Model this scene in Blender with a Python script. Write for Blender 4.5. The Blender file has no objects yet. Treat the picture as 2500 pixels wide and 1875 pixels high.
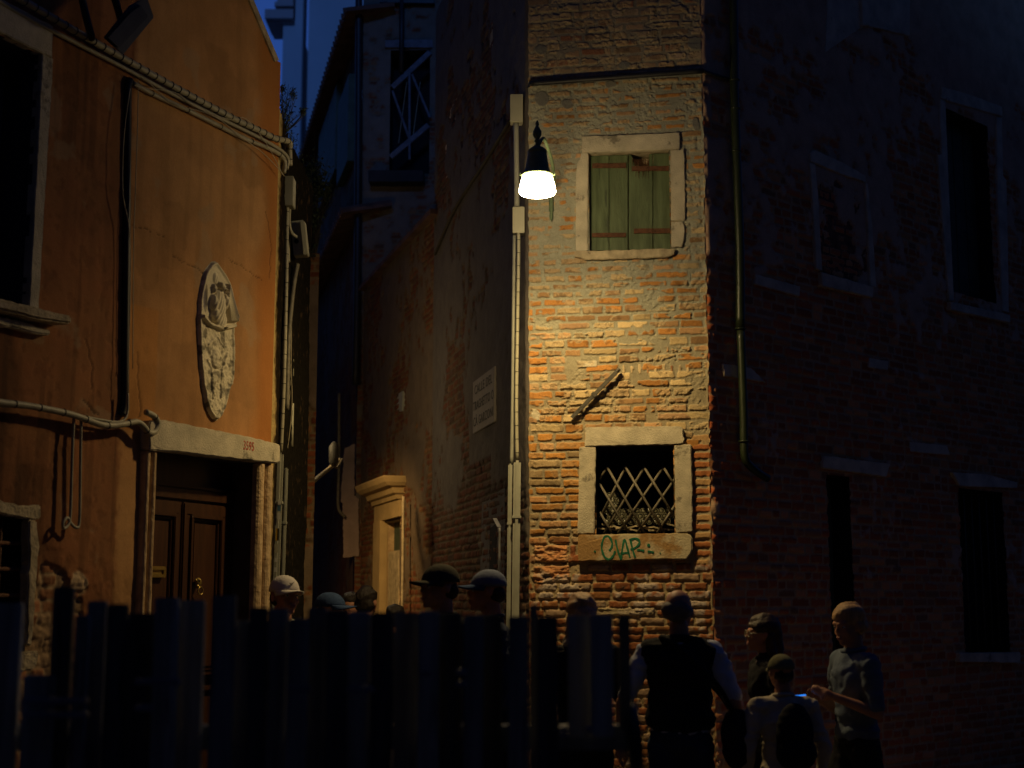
import bpy, bmesh, math, random
import numpy as np
from mathutils import Vector, Matrix
R = math.radians
rnd = random.Random(7)
SC = bpy.context.scene
COL = SC.collection

# ------------------------------------------------------------------ camera model
PITCH = R(8.61)
CP, SP = math.cos(PITCH), math.sin(PITCH)
FPX = 3472.2                      # 50 mm on 36 mm, in px of a 2500 px wide picture
CAM = Vector((0, 0, 1.65))
def ray(px, py):
    v = 937.5 - py
    return Vector((px - 1250, FPX*CP - v*SP, FPX*SP + v*CP))
def at(px, py, Y):
    d = ray(px, py); t = Y/d.y
    return CAM + d*t

class Plane:
    """a vertical wall plane: s runs along it, z up, d out of it"""
    def __init__(self, O, u, n=None):
        self.O = Vector((O[0], O[1], 0)); self.u = Vector((u[0], u[1], 0)).normalized()
        n = Vector((self.u.y, -self.u.x, 0))
        if n.dot(-self.O) < 0: n = -n
        self.n = n
    def uv(self, px, py):
        d = ray(px, py)
        det = d.x*(-self.u.y) - d.y*(-self.u.x)
        t = (self.O.x*(-self.u.y) - self.O.y*(-self.u.x))/det
        s = (d.x*self.O.y - d.y*self.O.x)/det
        return (s, CAM.z + d.z*t)
    def P(self, s, z, d=0.0):
        return self.O + self.u*s + self.n*d + Vector((0, 0, z))
    def px(self, px, py, d=0.0):
        if d:
            q = Plane((self.O + self.n*d).to_tuple(), self.u.to_tuple()); return q.P(*q.uv(px, py))
        return self.P(*self.uv(px, py))
    def off(self, d):
        q = Plane((self.O + self.n*d).to_tuple(), self.u.to_tuple()); return q
def az(a): return (math.sin(R(a)), math.cos(R(a)))

CL = (-1.703, 10.0)
WL = Plane(CL, (-az(23.4)[0], -az(23.4)[1]))          # front of the orange house, s towards the camera
WS = Plane(CL, az(5.0)); WS.n = Vector((az(5)[1], -az(5)[0], 0))   # its side, into the alley
PA = (0.132, 11.0)
WF = Plane(PA, (math.cos(R(8.7)), -math.sin(R(8.7))))  # lit brick front
FW = 1.392
PR = WF.P(FW, 0)
WR = Plane((PR.x, PR.y), az(46.7)); WR.n = Vector((az(46.7)[1], -az(46.7)[0], 0))
WA = Plane(PA, az(-12.8)); WA.n = Vector((-az(-12.8)[1], az(-12.8)[0], 0))
AT = 4.39
PB = WA.P(AT, 0)
WD = Plane((PB.x, PB.y), az(-17)); WD.n = Vector((-az(-17)[1], az(-17)[0], 0))      # low wall with the doorway
DT = 4.0
WB = Plane((at(1068, 1463, 19.3).x, 19.3), (-1, 0.03))                   # house front across the alley bend, s leftwards
WB.n = Vector((-0.03, -1, 0)).normalized()

# ------------------------------------------------------------------ object helpers
def tag(o, label=None, cat=None, group=None, kind=None):
    if label: o['label'] = label
    if cat: o['category'] = cat
    if group: o['group'] = group
    if kind: o['kind'] = kind
    return o
def empty(name, loc, label, cat, group=None, rz=0, kind=None):
    o = bpy.data.objects.new(name, None); COL.objects.link(o)
    o.location = loc; o.rotation_euler = (0, 0, rz); o.empty_display_size = .1
    return tag(o, label, cat, group, kind)
def worldloc(o):
    l = Vector((0, 0, 0))
    while o: l += o.location; o = o.parent
    return l
def link(name, me, mat=None, parent=None, smooth=False):
    o = bpy.data.objects.new(name, me); COL.objects.link(o)
    if mat:
        for m in (mat if isinstance(mat, (list, tuple)) else [mat]): me.materials.append(m)
    if parent: o.parent = parent
    if smooth: me.polygons.foreach_set('use_smooth', np.ones(len(me.polygons), bool))
    return o

class MB:
    def __init__(self): self.v = []; self.f = []; self.m = []
    def add(self, vs, fs, mi=0):
        b = len(self.v); self.v += [tuple(v) for v in vs]; self.f += [tuple(i+b for i in f) for f in fs]; self.m += [mi]*len(fs)
    def box(self, c, sx, sy, sz, ux=(1, 0, 0), uy=(0, 1, 0), uz=(0, 0, 1), mi=0):
        c = Vector(c); ux = Vector(ux)*sx/2; uy = Vector(uy)*sy/2; uz = Vector(uz)*sz/2
        vs = [c+i*ux+j*uy+k*uz for k in (-1, 1) for j in (-1, 1) for i in (-1, 1)]
        self.add(vs, [(0, 2, 3, 1), (4, 5, 7, 6), (0, 1, 5, 4), (2, 6, 7, 3), (0, 4, 6, 2), (1, 3, 7, 5)], mi)
    def pbox(self, pl, s0, s1, z0, z1, d0, d1, mi=0):
        vs = [pl.P(s, z, d) for d in (d0, d1) for z in (z0, z1) for s in (s0, s1)]
        self.add(vs, [(0, 2, 3, 1), (4, 5, 7, 6), (0, 1, 5, 4), (2, 6, 7, 3), (0, 4, 6, 2), (1, 3, 7, 5)], mi)
    def tube(self, pts, r, n=8, smooth=True, mi=0, cap=True):
        pts = [Vector(p) for p in pts]
        if smooth and len(pts) > 2: pts = catmull(pts, 5)
        rs = r if isinstance(r, (list, tuple)) else None
        N = len(pts); vs = []; fs = []
        up = None
        for i, p in enumerate(pts):
            t = (pts[min(i+1, N-1)] - pts[max(i-1, 0)]).normalized()
            if up is None: up = t.orthogonal().normalized()
            up = (up - t*up.dot(t))
            up = up.normalized() if up.length > 1e-6 else t.orthogonal().normalized()
            w = t.cross(up)
            rr = (rs[0] + (rs[1]-rs[0])*i/(N-1)) if rs else r
            for k in range(n):
                a = 2*math.pi*k/n
                vs.append(p + (up*math.cos(a) + w*math.sin(a))*rr)
        for i in range(N-1):
            for k in range(n):
                k2 = (k+1) % n
                fs.append((i*n+k, i*n+k2, (i+1)*n+k2, (i+1)*n+k))
        if cap: fs += [tuple(range(n))[::-1], tuple((N-1)*n+k for k in range(n))]
        self.add(vs, fs, mi)
    def lathe(self, c, prof, n=24, axis=(0, 0, 1), mi=0):
        """prof: (radius, height) list"""
        c = Vector(c); A = Vector(axis).normalized(); X = A.orthogonal().normalized(); Y = A.cross(X)
        vs = []; fs = []
        for (r, h) in prof:
            for k in range(n):
                a = 2*math.pi*k/n; vs.append(c + A*h + (X*math.cos(a)+Y*math.sin(a))*max(r, 1e-4))
        for i in range(len(prof)-1):
            for k in range(n):
                k2 = (k+1) % n; fs.append((i*n+k, i*n+k2, (i+1)*n+k2, (i+1)*n+k))
        fs += [tuple(range(n))[::-1], tuple((len(prof)-1)*n+k for k in range(n))]
        self.add(vs, fs, mi)
    def torus(self, c, axis, r, rr, n=14, k=6, mi=0):
        c = Vector(c); A = Vector(axis).normalized(); X = A.orthogonal().normalized(); Y = A.cross(X)
        vs = []; fs = []
        for i in range(n):
            a = 2*math.pi*i/n; e = X*math.cos(a)+Y*math.sin(a)
            for j in range(k):
                b = 2*math.pi*j/k; vs.append(c + e*(r+rr*math.cos(b)) + A*rr*math.sin(b))
        for i in range(n):
            for j in range(k):
                fs.append((i*k+j, ((i+1) % n)*k+j, ((i+1) % n)*k+(j+1) % k, i*k+(j+1) % k))
        self.add(vs, fs, mi)
    def ellipsoid(self, c, r, n=20, m=12, rot=None, mi=0):
        c = Vector(c); vs = []; fs = []
        for i in range(m+1):
            t = math.pi*i/m
            for k in range(n):
                a = 2*math.pi*k/n
                p = Vector((r[0]*math.sin(t)*math.cos(a), r[1]*math.sin(t)*math.sin(a), r[2]*math.cos(t)))
                if rot: p = rot @ p
                vs.append(c+p)
        for i in range(m):
            for k in range(n):
                k2 = (k+1) % n; fs.append((i*n+k, (i+1)*n+k, (i+1)*n+k2, i*n+k2))
        self.add(vs, fs, mi)
    def mesh(self, name, off=None):
        me = bpy.data.meshes.new(name)
        vs = self.v if off is None else [(v[0]-off[0], v[1]-off[1], v[2]-off[2]) for v in self.v]
        me.from_pydata(vs, [], self.f)
        return me
    def build(self, name, mat, parent=None, smooth=False, world=True, bevel=0, recalc=True):
        off = worldloc(parent) if (parent and world) else Vector((0, 0, 0))
        me = self.mesh(name, off)
        if isinstance(mat, (list, tuple)) and len(mat) > 1: me.polygons.foreach_set('material_index', self.m)
        if recalc or bevel:
            bm = bmesh.new(); bm.from_mesh(me)
            bmesh.ops.remove_doubles(bm, verts=bm.verts, dist=1e-5)
            if recalc: bmesh.ops.recalc_face_normals(bm, faces=bm.faces)
            if bevel:
                es = [e for e in bm.edges if len(e.link_faces) == 2 and e.calc_face_angle(0) > .6]
                bmesh.ops.bevel(bm, geom=es, offset=bevel, segments=2, affect='EDGES', clamp_overlap=True)
            bm.to_mesh(me); bm.free()
        return link(name, me, mat, parent, smooth)

def catmull(p, k):
    out = []
    for i in range(len(p)-1):
        a = p[max(i-1, 0)]; b = p[i]; c = p[i+1]; d = p[min(i+2, len(p)-1)]
        for j in range(k):
            t = j/k
            out.append(0.5*((2*b)+(c-a)*t+(2*a-5*b+4*c-d)*t*t+(3*b-a-3*c+d)*t**3))
    out.append(p[-1]); return out

# ------------------------------------------------------------------ numpy noise
_rng = np.random.default_rng(11)
_LAT = [_rng.random((256, 256)) for _ in range(6)]
def vnoise(X, Y, sc, seed=0):
    L = _LAT[seed % 6]; x = X/sc + 17.3*seed; y = Y/sc + 9.1*seed
    xi = np.floor(x).astype(int); yi = np.floor(y).astype(int); fx = x-xi; fy = y-yi
    fx = fx*fx*(3-2*fx); fy = fy*fy*(3-2*fy)
    g = lambda i, j: L[(xi+i) % 256, (yi+j) % 256]
    return (g(0, 0)*(1-fx)+g(1, 0)*fx)*(1-fy)+(g(0, 1)*(1-fx)+g(1, 1)*fx)*fy
def fbm(X, Y, sc, oc=4, seed=0):
    r = 0; a = 1; t = 0
    for i in range(oc):
        r = r + a*vnoise(X, Y, sc/2**i, seed+i); t += a; a *= .5
    return r/t
def sst(a, b, x):
    t = np.clip((x-a)/(b-a), 0, 1); return t*t*(3-2*t)
def mixc(A, B, t): return A*(1-t[..., None]) + B*t[..., None]

# ------------------------------------------------------------------ materials
def nt(name):
    m = bpy.data.materials.new(name); m.use_nodes = True
    n = m.node_tree; b = n.nodes['Principled BSDF']; return m, n, b
def mat(name, col, rough=.7, var=.25, sc=8, bump=.2, bs=60, metal=0, spec=.4, col2=None, stretch=None, emit=None, es=0, stain=None, ramp=(.3, .72)):
    m, n, b = nt(name)
    tc = n.nodes.new('ShaderNodeTexCoord'); mp = n.nodes.new('ShaderNodeMapping')
    n.links.new(tc.outputs['Object'], mp.inputs[0])
    if stretch: mp.inputs['Scale'].default_value = stretch
    no = n.nodes.new('ShaderNodeTexNoise'); no.inputs['Scale'].default_value = sc; no.inputs['Detail'].default_value = 6
    n.links.new(mp.outputs[0], no.inputs['Vector'])
    cr = n.nodes.new('ShaderNodeValToRGB'); cr.color_ramp.elements[0].position = ramp[0]; cr.color_ramp.elements[1].position = ramp[1]
    c2 = col2 or [c*(1+var) for c in col]
    cr.color_ramp.elements[0].color = tuple(c*(1-var) for c in col)+(1,)
    cr.color_ramp.elements[1].color = tuple(min(c, .95) for c in c2)+(1,)
    n.links.new(no.outputs[0], cr.inputs[0]); n.links.new(cr.outputs[0], b.inputs['Base Color'])
    if stain:
        n3 = n.nodes.new('ShaderNodeTexNoise'); n3.inputs['Scale'].default_value = stain[0]; n3.inputs['Detail'].default_value = 9; n3.inputs['Roughness'].default_value = .7
        n.links.new(mp.outputs[0], n3.inputs['Vector'])
        r3 = n.nodes.new('ShaderNodeValToRGB'); r3.color_ramp.elements[0].position = stain[1]; r3.color_ramp.elements[1].position = stain[1]+.07
        r3.color_ramp.elements[0].color = (1, 1, 1, 1); r3.color_ramp.elements[1].color = (stain[2],)*3+(1,)
        n.links.new(n3.outputs[0], r3.inputs[0])
        mx = n.nodes.new('ShaderNodeMix'); mx.data_type = 'RGBA'; mx.blend_type = 'MULTIPLY'; mx.inputs[0].default_value = 1
        n.links.new(cr.outputs[0], mx.inputs[6]); n.links.new(r3.outputs[0], mx.inputs[7]); n.links.new(mx.outputs[2], b.inputs['Base Color'])
    b.inputs['Roughness'].default_value = rough; b.inputs['Metallic'].default_value = metal
    b.inputs['Specular IOR Level'].default_value = spec
    if bump:
        n2 = n.nodes.new('ShaderNodeTexNoise'); n2.inputs['Scale'].default_value = bs; n2.inputs['Detail'].default_value = 5
        n.links.new(mp.outputs[0], n2.inputs['Vector'])
        bp = n.nodes.new('ShaderNodeBump'); bp.inputs['Strength'].default_value = bump; bp.inputs['Distance'].default_value = .01
        n.links.new(n2.outputs[0], bp.inputs['Height']); n.links.new(bp.outputs[0], b.inputs['Normal'])
    if emit:
        b.inputs['Emission Color'].default_value = tuple(emit)+(1,); b.inputs['Emission Strength'].default_value = es
    return m
def mat_vc(name, rough=.9, bump=.35, bs=140, var=.18, spec=.25):
    m, n, b = nt(name)
    a = n.nodes.new('ShaderNodeAttribute'); a.attribute_name = 'Col'
    tc = n.nodes.new('ShaderNodeTexCoord')
    no = n.nodes.new('ShaderNodeTexNoise'); no.inputs['Scale'].default_value = bs; no.inputs['Detail'].default_value = 6; no.inputs['Roughness'].default_value = .65
    n.links.new(tc.outputs['Object'], no.inputs['Vector'])
    mr = n.nodes.new('ShaderNodeMapRange'); mr.inputs[1].default_value = .3; mr.inputs[2].default_value = .7
    mr.inputs[3].default_value = 1-var; mr.inputs[4].default_value = 1+var
    n.links.new(no.outputs[0], mr.inputs[0])
    vm = n.nodes.new('ShaderNodeVectorMath'); vm.operation = 'SCALE'
    n.links.new(a.outputs['Color'], vm.inputs[0]); n.links.new(mr.outputs[0], vm.inputs['Scale'])
    n.links.new(vm.outputs[0], b.inputs['Base Color'])
    bp = n.nodes.new('ShaderNodeBump'); bp.inputs['Strength'].default_value = bump; bp.inputs['Distance'].default_value = .006
    n.links.new(no.outputs[0], bp.inputs['Height']); n.links.new(bp.outputs[0], b.inputs['Normal'])
    b.inputs['Roughness'].default_value = rough; b.inputs['Specular IOR Level'].default_value = spec
    return m
M = dict(
    brick=mat_vc('old_brick', .92, .5, 120, .22), stucco=mat_vc('stucco', .9, .35, 90, .1),
    stone=mat('pale_stone', (.50, .44, .32), .85, .2, 9, .55, 90, spec=.3, stain=(6, .575, .45)),
    stone_d=mat('weathered_stone', (.44, .36, .23), .9, .35, 12, .9, 40, spec=.2, stain=(9, .60, .5)),
    relief=mat_vc('carved_stone', .85, .35, 160, .12),
    stone_n=mat('grey_stone', (.70, .58, .42), .9, .25, 6, .5, 50, spec=.1, stain=(5, .62, .5)),
    dark=mat('dark_room', (.012, .011, .012), 1, .2, 3, 0),
    core=mat('wall_core', (.16, .10, .06), .95, .3, 6, .3, 20),
    wood=mat('varnished_wood', (.050, .019, .008), .42, .3, 5, .12, 40, spec=.4, stretch=(6, 6, .6)),
    wood_b=mat('old_timber', (.12, .13, .16), .85, .3, 5, .4, 40, stretch=(3, 3, 3)),
    shut=mat('green_shutter_paint', (.085, .115, .045), .65, .3, 7, .35, 50, stretch=(4, 4, .5), col2=(.13, .17, .08), stain=(3, .60, .35)),
    shut_d=mat('dark_green_paint', (.055, .08, .055), .7, .35, 6, .3, 30),
    rust=mat('rusted_iron', (.11, .045, .02), .85, .4, 30, .6, 90),
    iron=mat('wrought_iron', (.075, .068, .055), .6, .3, 20, .4, 60, metal=.3),
    grille=mat('grey_iron_bars', (.16, .14, .10), .6, .3, 20, .4, 60, metal=.1),
    lamp=mat('green_lamp_enamel', (.13, .18, .10), .6, .2, 20, .1, 60, spec=.25),
    cable=mat('beige_cable', (.33, .30, .21), .55, .2, 12, .2, 60),
    wire=mat('thin_wire', (.42, .36, .24), .5, .1, 12, 0),
    black=mat('black_rubber', (.018, .018, .02), .5, .3, 12, .1, 60),
    box=mat('grey_plastic_box', (.42, .40, .29), .5, .1, 6, .08, 60),
    conduit=mat('grey_conduit', (.33, .33, .27), .5, .15, 8, .1, 60),
    green_pipe=mat('green_downpipe', (.026, .036, .014), .4, .35, 14, .15, 40, metal=.2, spec=.6, stretch=(4, 4, .5)),
    board=mat('dark_painted_board', (.17, .21, .26), .6, .45, 6, .3, 40, stretch=(4, 4, .4)),
    rail=mat('worn_metal_rail', (.30, .30, .32), .5, .3, 8, .2, 40, metal=.3),
    leaf=mat('leaf', (.035, .055, .02), .6, .4, 20, 0), stem=mat('stem', (.05, .04, .025), .8, .3, 20, 0),
    brass=mat('brass', (.40, .28, .08), .35, .2, 20, .1, 60, metal=.7),
    church=mat('white_plaster', (.72, .72, .74), .9, .06, .4, .1, 3),
    church_t=mat('pale_cornice', (.62, .50, .48), .9, .06, .4, .1, 3),
    tile=mat('roof_tile', (.11, .06, .045), .9, .4, 5, .4, 20),
    paint_g=mat('green_spray_paint', (.015, .15, .075), .5, .25, 20, 0),
    paint_r=mat('red_number_paint', (.38, .06, .03), .7, .4, 40, 0),
    letters=mat('black_lettering', (.05, .042, .035), .8, .4, 40, 0),
    marble=mat('sign_plaster', (.24, .21, .18), .8, .12, 9, .2, 60),
    white=mat('white_sticker', (.6, .6, .55), .6, .1, 9, 0), yellow=mat('yellow_sticker', (.5, .3, .03), .6, .1, 9, 0),
    blue=mat('blue_sticker', (.06, .14, .22), .6, .1, 9, 0),
    glass=mat('old_bottle_glass', (.20, .19, .13), .15, .4, 20, .3, 30, spec=.6),
    pave=None)

# ------------------------------------------------------------------ height-field walls
def grid_wall(name, pl, s0, s1, z0, z1, res, fn, material, parent, holes=(), edge0=None, edge1=None, keep=None, flip=False):
    ns = int(round((s1-s0)/res))+1; nz = int(round((z1-z0)/res))+1
    s = np.linspace(s0, s1, ns); z = np.linspace(z0, z1, nz)
    Z, S = np.meshgrid(z, s, indexing='ij')
    H, C = fn(S, Z)
    O = np.array(pl.O); u = np.array(pl.u); n = np.array(pl.n); up = np.array((0, 0, 1.))
    V = O + S[..., None]*u + H[..., None]*n + Z[..., None]*up
    if edge0 is not None: V[:, 0] = edge0(z)
    if edge1 is not None: V[:, -1] = edge1(z)
    sc = (s[:-1]+s[1:])/2; zc = (z[:-1]+z[1:])/2
    ZC, SCc = np.meshgrid(zc, sc, indexing='ij')
    ok = np.ones(ZC.shape, bool)
    for (a, b, c, d) in holes: ok &= ~((SCc > a) & (SCc < b) & (ZC > c) & (ZC < d))
    if keep is not None: ok &= keep(SCc, ZC)
    idx = np.arange(ns*nz).reshape(nz, ns)
    q = np.stack([idx[:-1, :-1], idx[:-1, 1:], idx[1:, 1:], idx[1:, :-1]], -1)[ok]
    # winding so that the normal points along pl.n
    w = np.cross(u, up)
    if np.dot(w, n) < 0: q = q[:, ::-1]
    off = np.array(worldloc(parent)) if parent else 0
    me = bpy.data.meshes.new(name)
    me.vertices.add(ns*nz); me.vertices.foreach_set('co', (V.reshape(-1, 3)-off).astype(np.float32).ravel())
    nf = len(q); me.loops.add(nf*4); me.loops.foreach_set('vertex_index', q.astype(np.int32).ravel())
    me.polygons.add(nf); me.polygons.foreach_set('loop_start', np.arange(0, nf*4, 4, dtype=np.int32))
    me.update(calc_edges=True)
    ca = me.color_attributes.new('Col', 'FLOAT_COLOR', 'POINT')
    cc = np.ones((ns*nz, 4), np.float32); cc[:, :3] = np.clip(C.reshape(-1, 3), 0, 1); ca.data.foreach_set('color', cc.ravel())
    o = link(name, me, material, parent, True)
    return o

def brick_field(S, Z, seed, course=.0675, lens=(.10, .26), joint=.011, specials=(), slope=0.0, cjit=.008, bz=(None, None)):
    """inside-distance and three random numbers per brick, on the grid S, Z"""
    rg = random.Random(seed)
    D = np.full(S.shape, -0.01); A = np.zeros(S.shape+(4,))
    s = S[0]; z = Z[:, 0]; rs = s[1]-s[0]; rz = z[1]-z[0]
    def put(cx, cz, hx, hz, rr, kind=0):
        i0 = int((cz-hz-z[0])/rz)-2; i1 = int((cz+hz-z[0])/rz)+3
        j0 = int((cx-hx-s[0])/rs)-2; j1 = int((cx+hx-s[0])/rs)+3
        i0 = max(i0, 0); j0 = max(j0, 0); i1 = min(i1, len(z)); j1 = min(j1, len(s))
        if i1 <= i0 or j1 <= j0: return
        SS = S[i0:i1, j0:j1]; ZZ = Z[i0:i1, j0:j1]
        tl = rr[3]
        wob = (vnoise(SS, ZZ, .03, int(rr[0]*5))-.5)*.010
        dx = hx-np.abs(SS-cx)+wob; dz = hz-np.abs(ZZ-cz-(SS-cx)*tl)+wob*.8
        r = .012
        d = np.minimum(dx, dz)
        both = (dx < r) & (dz < r)
        d = np.where(both, r-np.sqrt(np.maximum(r-dx, 0)**2+np.maximum(r-dz, 0)**2), d)
        old = D[i0:i1, j0:j1]; m = d > old
        old[m] = d[m]
        A[i0:i1, j0:j1][m] = (rr[0], rr[1], rr[2], kind)
    occ = [(sp[0], sp[1], sp[2], sp[3]) for sp in specials]
    zc = z[0]
    while zc < z[-1]:
        ch = course*(1+rg.uniform(-.14, .14)); x = s[0]-rg.uniform(0, .15)
        while x < s[-1]:
            L = rg.uniform(*lens) if rg.random() > .3 else rg.uniform(lens[0], lens[0]*1.4)
            cx = x+L/2; cz = zc+ch/2+rg.uniform(-cjit, cjit)*.5 + slope*(cx-s[0])
            if not any(a < cx < b and c < cz < d for (a, b, c, d) in occ):
                put(cx, cz, L/2-joint*rg.uniform(.4, 1.1), ch/2-joint*rg.uniform(.3, .8), (rg.random(), rg.random(), rg.random(), rg.uniform(-.03, .03)))
            x += L
        zc += ch
    for (a, b, c, d, k) in specials:
        D_i = (a+b)/2
        put((a+b)/2, (c+d)/2, (b-a)/2-.008, (d-c)/2-.007, (rg.random(), rg.random(), rg.random(), 0), k)
    return D, A
c3 = lambda *a: np.array(a, float)

def corner_line(plA, plB, sA, seed, amp=.006):
    def f(z):
        h = (vnoise(z, z*0+3.1, .035, seed)-.5)*2*amp + (vnoise(z, z*0+1.7, .3, seed)-.5)*amp
        base = np.array(plA.P(sA, 0))
        return base + h[:, None]*np.array(plA.n) + h[:, None]*np.array(plB.n) + z[:, None]*np.array((0, 0, 1.))
    return f
cornerFA = corner_line(WF, WA, 0, 1); cornerFR = corner_line(WF, WR, FW, 2, .010)
ZTOP = 8.2

# windows on the lit front, as rectangles in wall coordinates
def rect(pl, a, b):   # two opposite corners in photo px -> s0,s1,z0,z1
    (sa, za), (sb, zb) = pl.uv(*a), pl.uv(*b)
    return (min(sa, sb), max(sa, sb), min(za, zb), max(za, zb))
Zf = lambda x, y, oy: (1200+x/3.687, oy+y/3.687)
W1 = rect(WF, Zf(873, 455, 250), Zf(1612, 1335, 250))
W2 = rect(WF, Zf(938, 148, 1050), Zf(1650, 935, 1050))

def front_fn(S, Z):
    z_ = lambda y: WF.uv(1500, y)[1]
    sp = []
    def spx(x0, y0, x1, y1, oy, k): sp.append(rect(WF, Zf(x0, y0, oy), Zf(x1, y1, oy))+(k,))
    spx(372, 1025, 695, 1195, 1050, 2); spx(360, 1212, 712, 1385, 1050, 2)
    spx(755, 660, 965, 738, 700, 3); spx(345, 1090, 455, 1220, 700, 3)
    spx(930, 1585, 1480, 1680, 1050, 4)
    spx(590, 320, 895, 385, 700, 1); spx(1480, 1130, 1810, 1200, 700, 1); spx(695, 1025, 770, 1170, 1050, 5)
    for i in range(15):   # toothed column of red headers down the right edge
        x0 = 1800+rnd.uniform(-6, 4)+i; y0 = 32+i*80; spx(x0 if i % 2 else x0-8, y0, 1990, y0+74, 1050, 7)
    for i in range(9):    # header row of upright bricks
        x0 = 1165+i*72; spx(x0, 690+rnd.uniform(-10, 10), x0+52, 790+rnd.uniform(-6, 6), 700, 6)
    D, A = brick_field(S, Z, 5, .0672, (.13, .29), .010, sp, slope=.004)
    r1, r2, r3, K = (A[..., i] for i in range(4))
    n1 = fbm(S, Z, .35, 4, 1); n2 = fbm(S, Z, .09, 4, 2); n3 = fbm(S, Z, .022, 3, 3)
    n4 = fbm(S*1.0, Z*2.2, .12, 4, 4)
    zu = z_(170); zm = z_(620); zl = z_(1050); zb = z_(1330)
    up = sst(z_(800), z_(600), Z)             # 1 in the grey mortar zone
    low = 1-sst(zb-.05, zb+.15, Z)         # 1 in the dark red zone at the foot
    mid_regular = (1-sst(zl-.05, zl+.02, Z))*(1-low)
    top = sst(z_(175), z_(150), -Z*1.0) if False else sst(z_(185), z_(165), Z)
    orange = c3(.45, .205, .055); red = c3(.36, .10, .04); buff = c3(.52, .385, .20); brown = c3(.30, .175, .08); pink = c3(.45, .265, .13)
    col = np.where((r1 < .38)[..., None], orange, np.where((r1 < .55)[..., None], pink, np.where((r1 < .82)[..., None], buff, brown)))
    colreg = np.where((r1 < .62)[..., None], c3(.49, .225, .055), np.where((r1 < .8)[..., None], c3(.46, .24, .10), c3(.36, .25, .13)))
    collow = np.where((r1 < .7)[..., None], c3(.29, .10, .036), np.where((r1 < .85)[..., None], c3(.33, .14, .05), c3(.36, .24, .15)))
    coltop = np.where((r1 < .5)[..., None], c3(.34, .22, .13), np.where((r1 < .8)[..., None], c3(.40, .29, .19), c3(.30, .13, .07)))
    col = mixc(col, colreg, mid_regular); col = mixc(col, collow, low); col = mixc(col, coltop, top)
    
    col = np.where((K == 2)[..., None], c3(.52, .24, .10), col); col = np.where((K == 3)[..., None], c3(.50, .44, .32), col)
    col = np.where((K == 4)[..., None], c3(.44, .35, .20), col); col = np.where((K == 1)[..., None], c3(.46, .28, .15), col)
    col = np.where(((K == 5))[..., None], c3(.34, .12, .05), col); col = np.where((K == 7)[..., None], np.where((r2 < .65)[..., None], c3(.42, .15, .05), c3(.42, .25, .11)), col)
    col = np.where((K == 6)[..., None], np.where((r2 < .3)[..., None], c3(.5, .22, .08), c3(.5, .38, .22)), col)
    col = col*(.72+.5*r2)[..., None]
    # flaking: buff crust on some bricks, pock marks
    crust = sst(.5, .62, n2+.22*(r3-.5)+.10*up)*(1-.6*mid_regular)*(1-.5*low)*(K != 7)
    col = mixc(col, np.broadcast_to(c3(.44, .33, .19), col.shape), crust*.7)
    efl = sst(.60, .72, n1*.5+n2*.5+.06*low)*low; col = mixc(col, np.broadcast_to(c3(.5, .42, .36), col.shape), efl*.8)
    mort = mixc(np.broadcast_to(c3(.30, .25, .16), col.shape), np.broadcast_to(c3(.32, .31, .235), col.shape), sst(z_(1000), z_(700), Z))
    mort = mixc(mort, np.broadcast_to(c3(.24, .20, .15), col.shape), top*.8)
    mort = mixc(mort, np.broadcast_to(c3(.36, .27, .15), col.shape), low)
    mort = mort*(.8+.4*n2)[..., None]
    edge = .0045+.004*(n3-.5)
    D = D-.0045*up*(1-top)
    inside = sst(0.000, edge*1.6+.002, D+(n3-.5)*.009+(n2-.5)*.006*up)
    # mortar smeared over the bricks
    thr = .66-.105*up*(1-top) - .03*(1-up)*(1-mid_regular)*(1-low) + .16*mid_regular + .12*low
    smear = sst(thr-.03, thr+.03, n4*.6+n1*.4+.10*(r3-.5)) * (K < 1)
    smear = np.maximum(smear, .85*(up*(1-top))*sst(.012, .0, D)*sst(.35, .55, n2))
    face = inside*(1-smear)
    # grey cement patches
    patch = np.zeros(S.shape)
    for (px, py, a, b) in ((1322, 240, .055, .06), (1522, 158, .05, .035), (1490, 205, .045, .03), (1322, 122, .05, .045), (1700, 108, .06, .05), (1385, 255, .05, .04), (1700, 300, .03, .05)):
        s_, z0_ = WF.uv(px, py); patch = np.maximum(patch, sst(1.15, .9, np.hypot((S-s_)/a, (Z-z0_)/b)+(n2-.5)*1.2))
    C = mixc(mort, col, face)
    dk = sst(.62, .74, fbm(S, Z, .05, 3, 5))*.5; C = C*(1-dk*face*.7)[..., None]
    C = mixc(C, np.broadcast_to(c3(.20, .19, .16), C.shape), patch)
    depth = .006+.005*low+.004*(1-up)*(1-low)*(1-mid_regular)+.004*mid_regular
    H = depth*(face-1)*1.0 + (n3-.5)*(.0035+.003*low) + (n2-.5)*.007*(1-mid_regular*.6)
    H = H + face*(r3-.5)*(.010*(1-mid_regular*.6)) - .006*crust*sst(.55, .38, n3)
    rough = (K == 2)*(fbm(S, Z*2, .05, 4, 2)-.5)*.05 + (K == 4)*(fbm(S*.3, Z*3, .05, 3, 2)-.5)*.02
    H = H + rough - .004*(1-sst(.0, .02, D))*low
    H = H + (n1-.5)*.02
    e = np.minimum(sst(0, .03, S), sst(0, .03, FW-S)); H = H*e
    H = np.where(patch > .3, H*.3+.003, H)
    # keep flush around the stone surrounds
    return H, C

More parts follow.
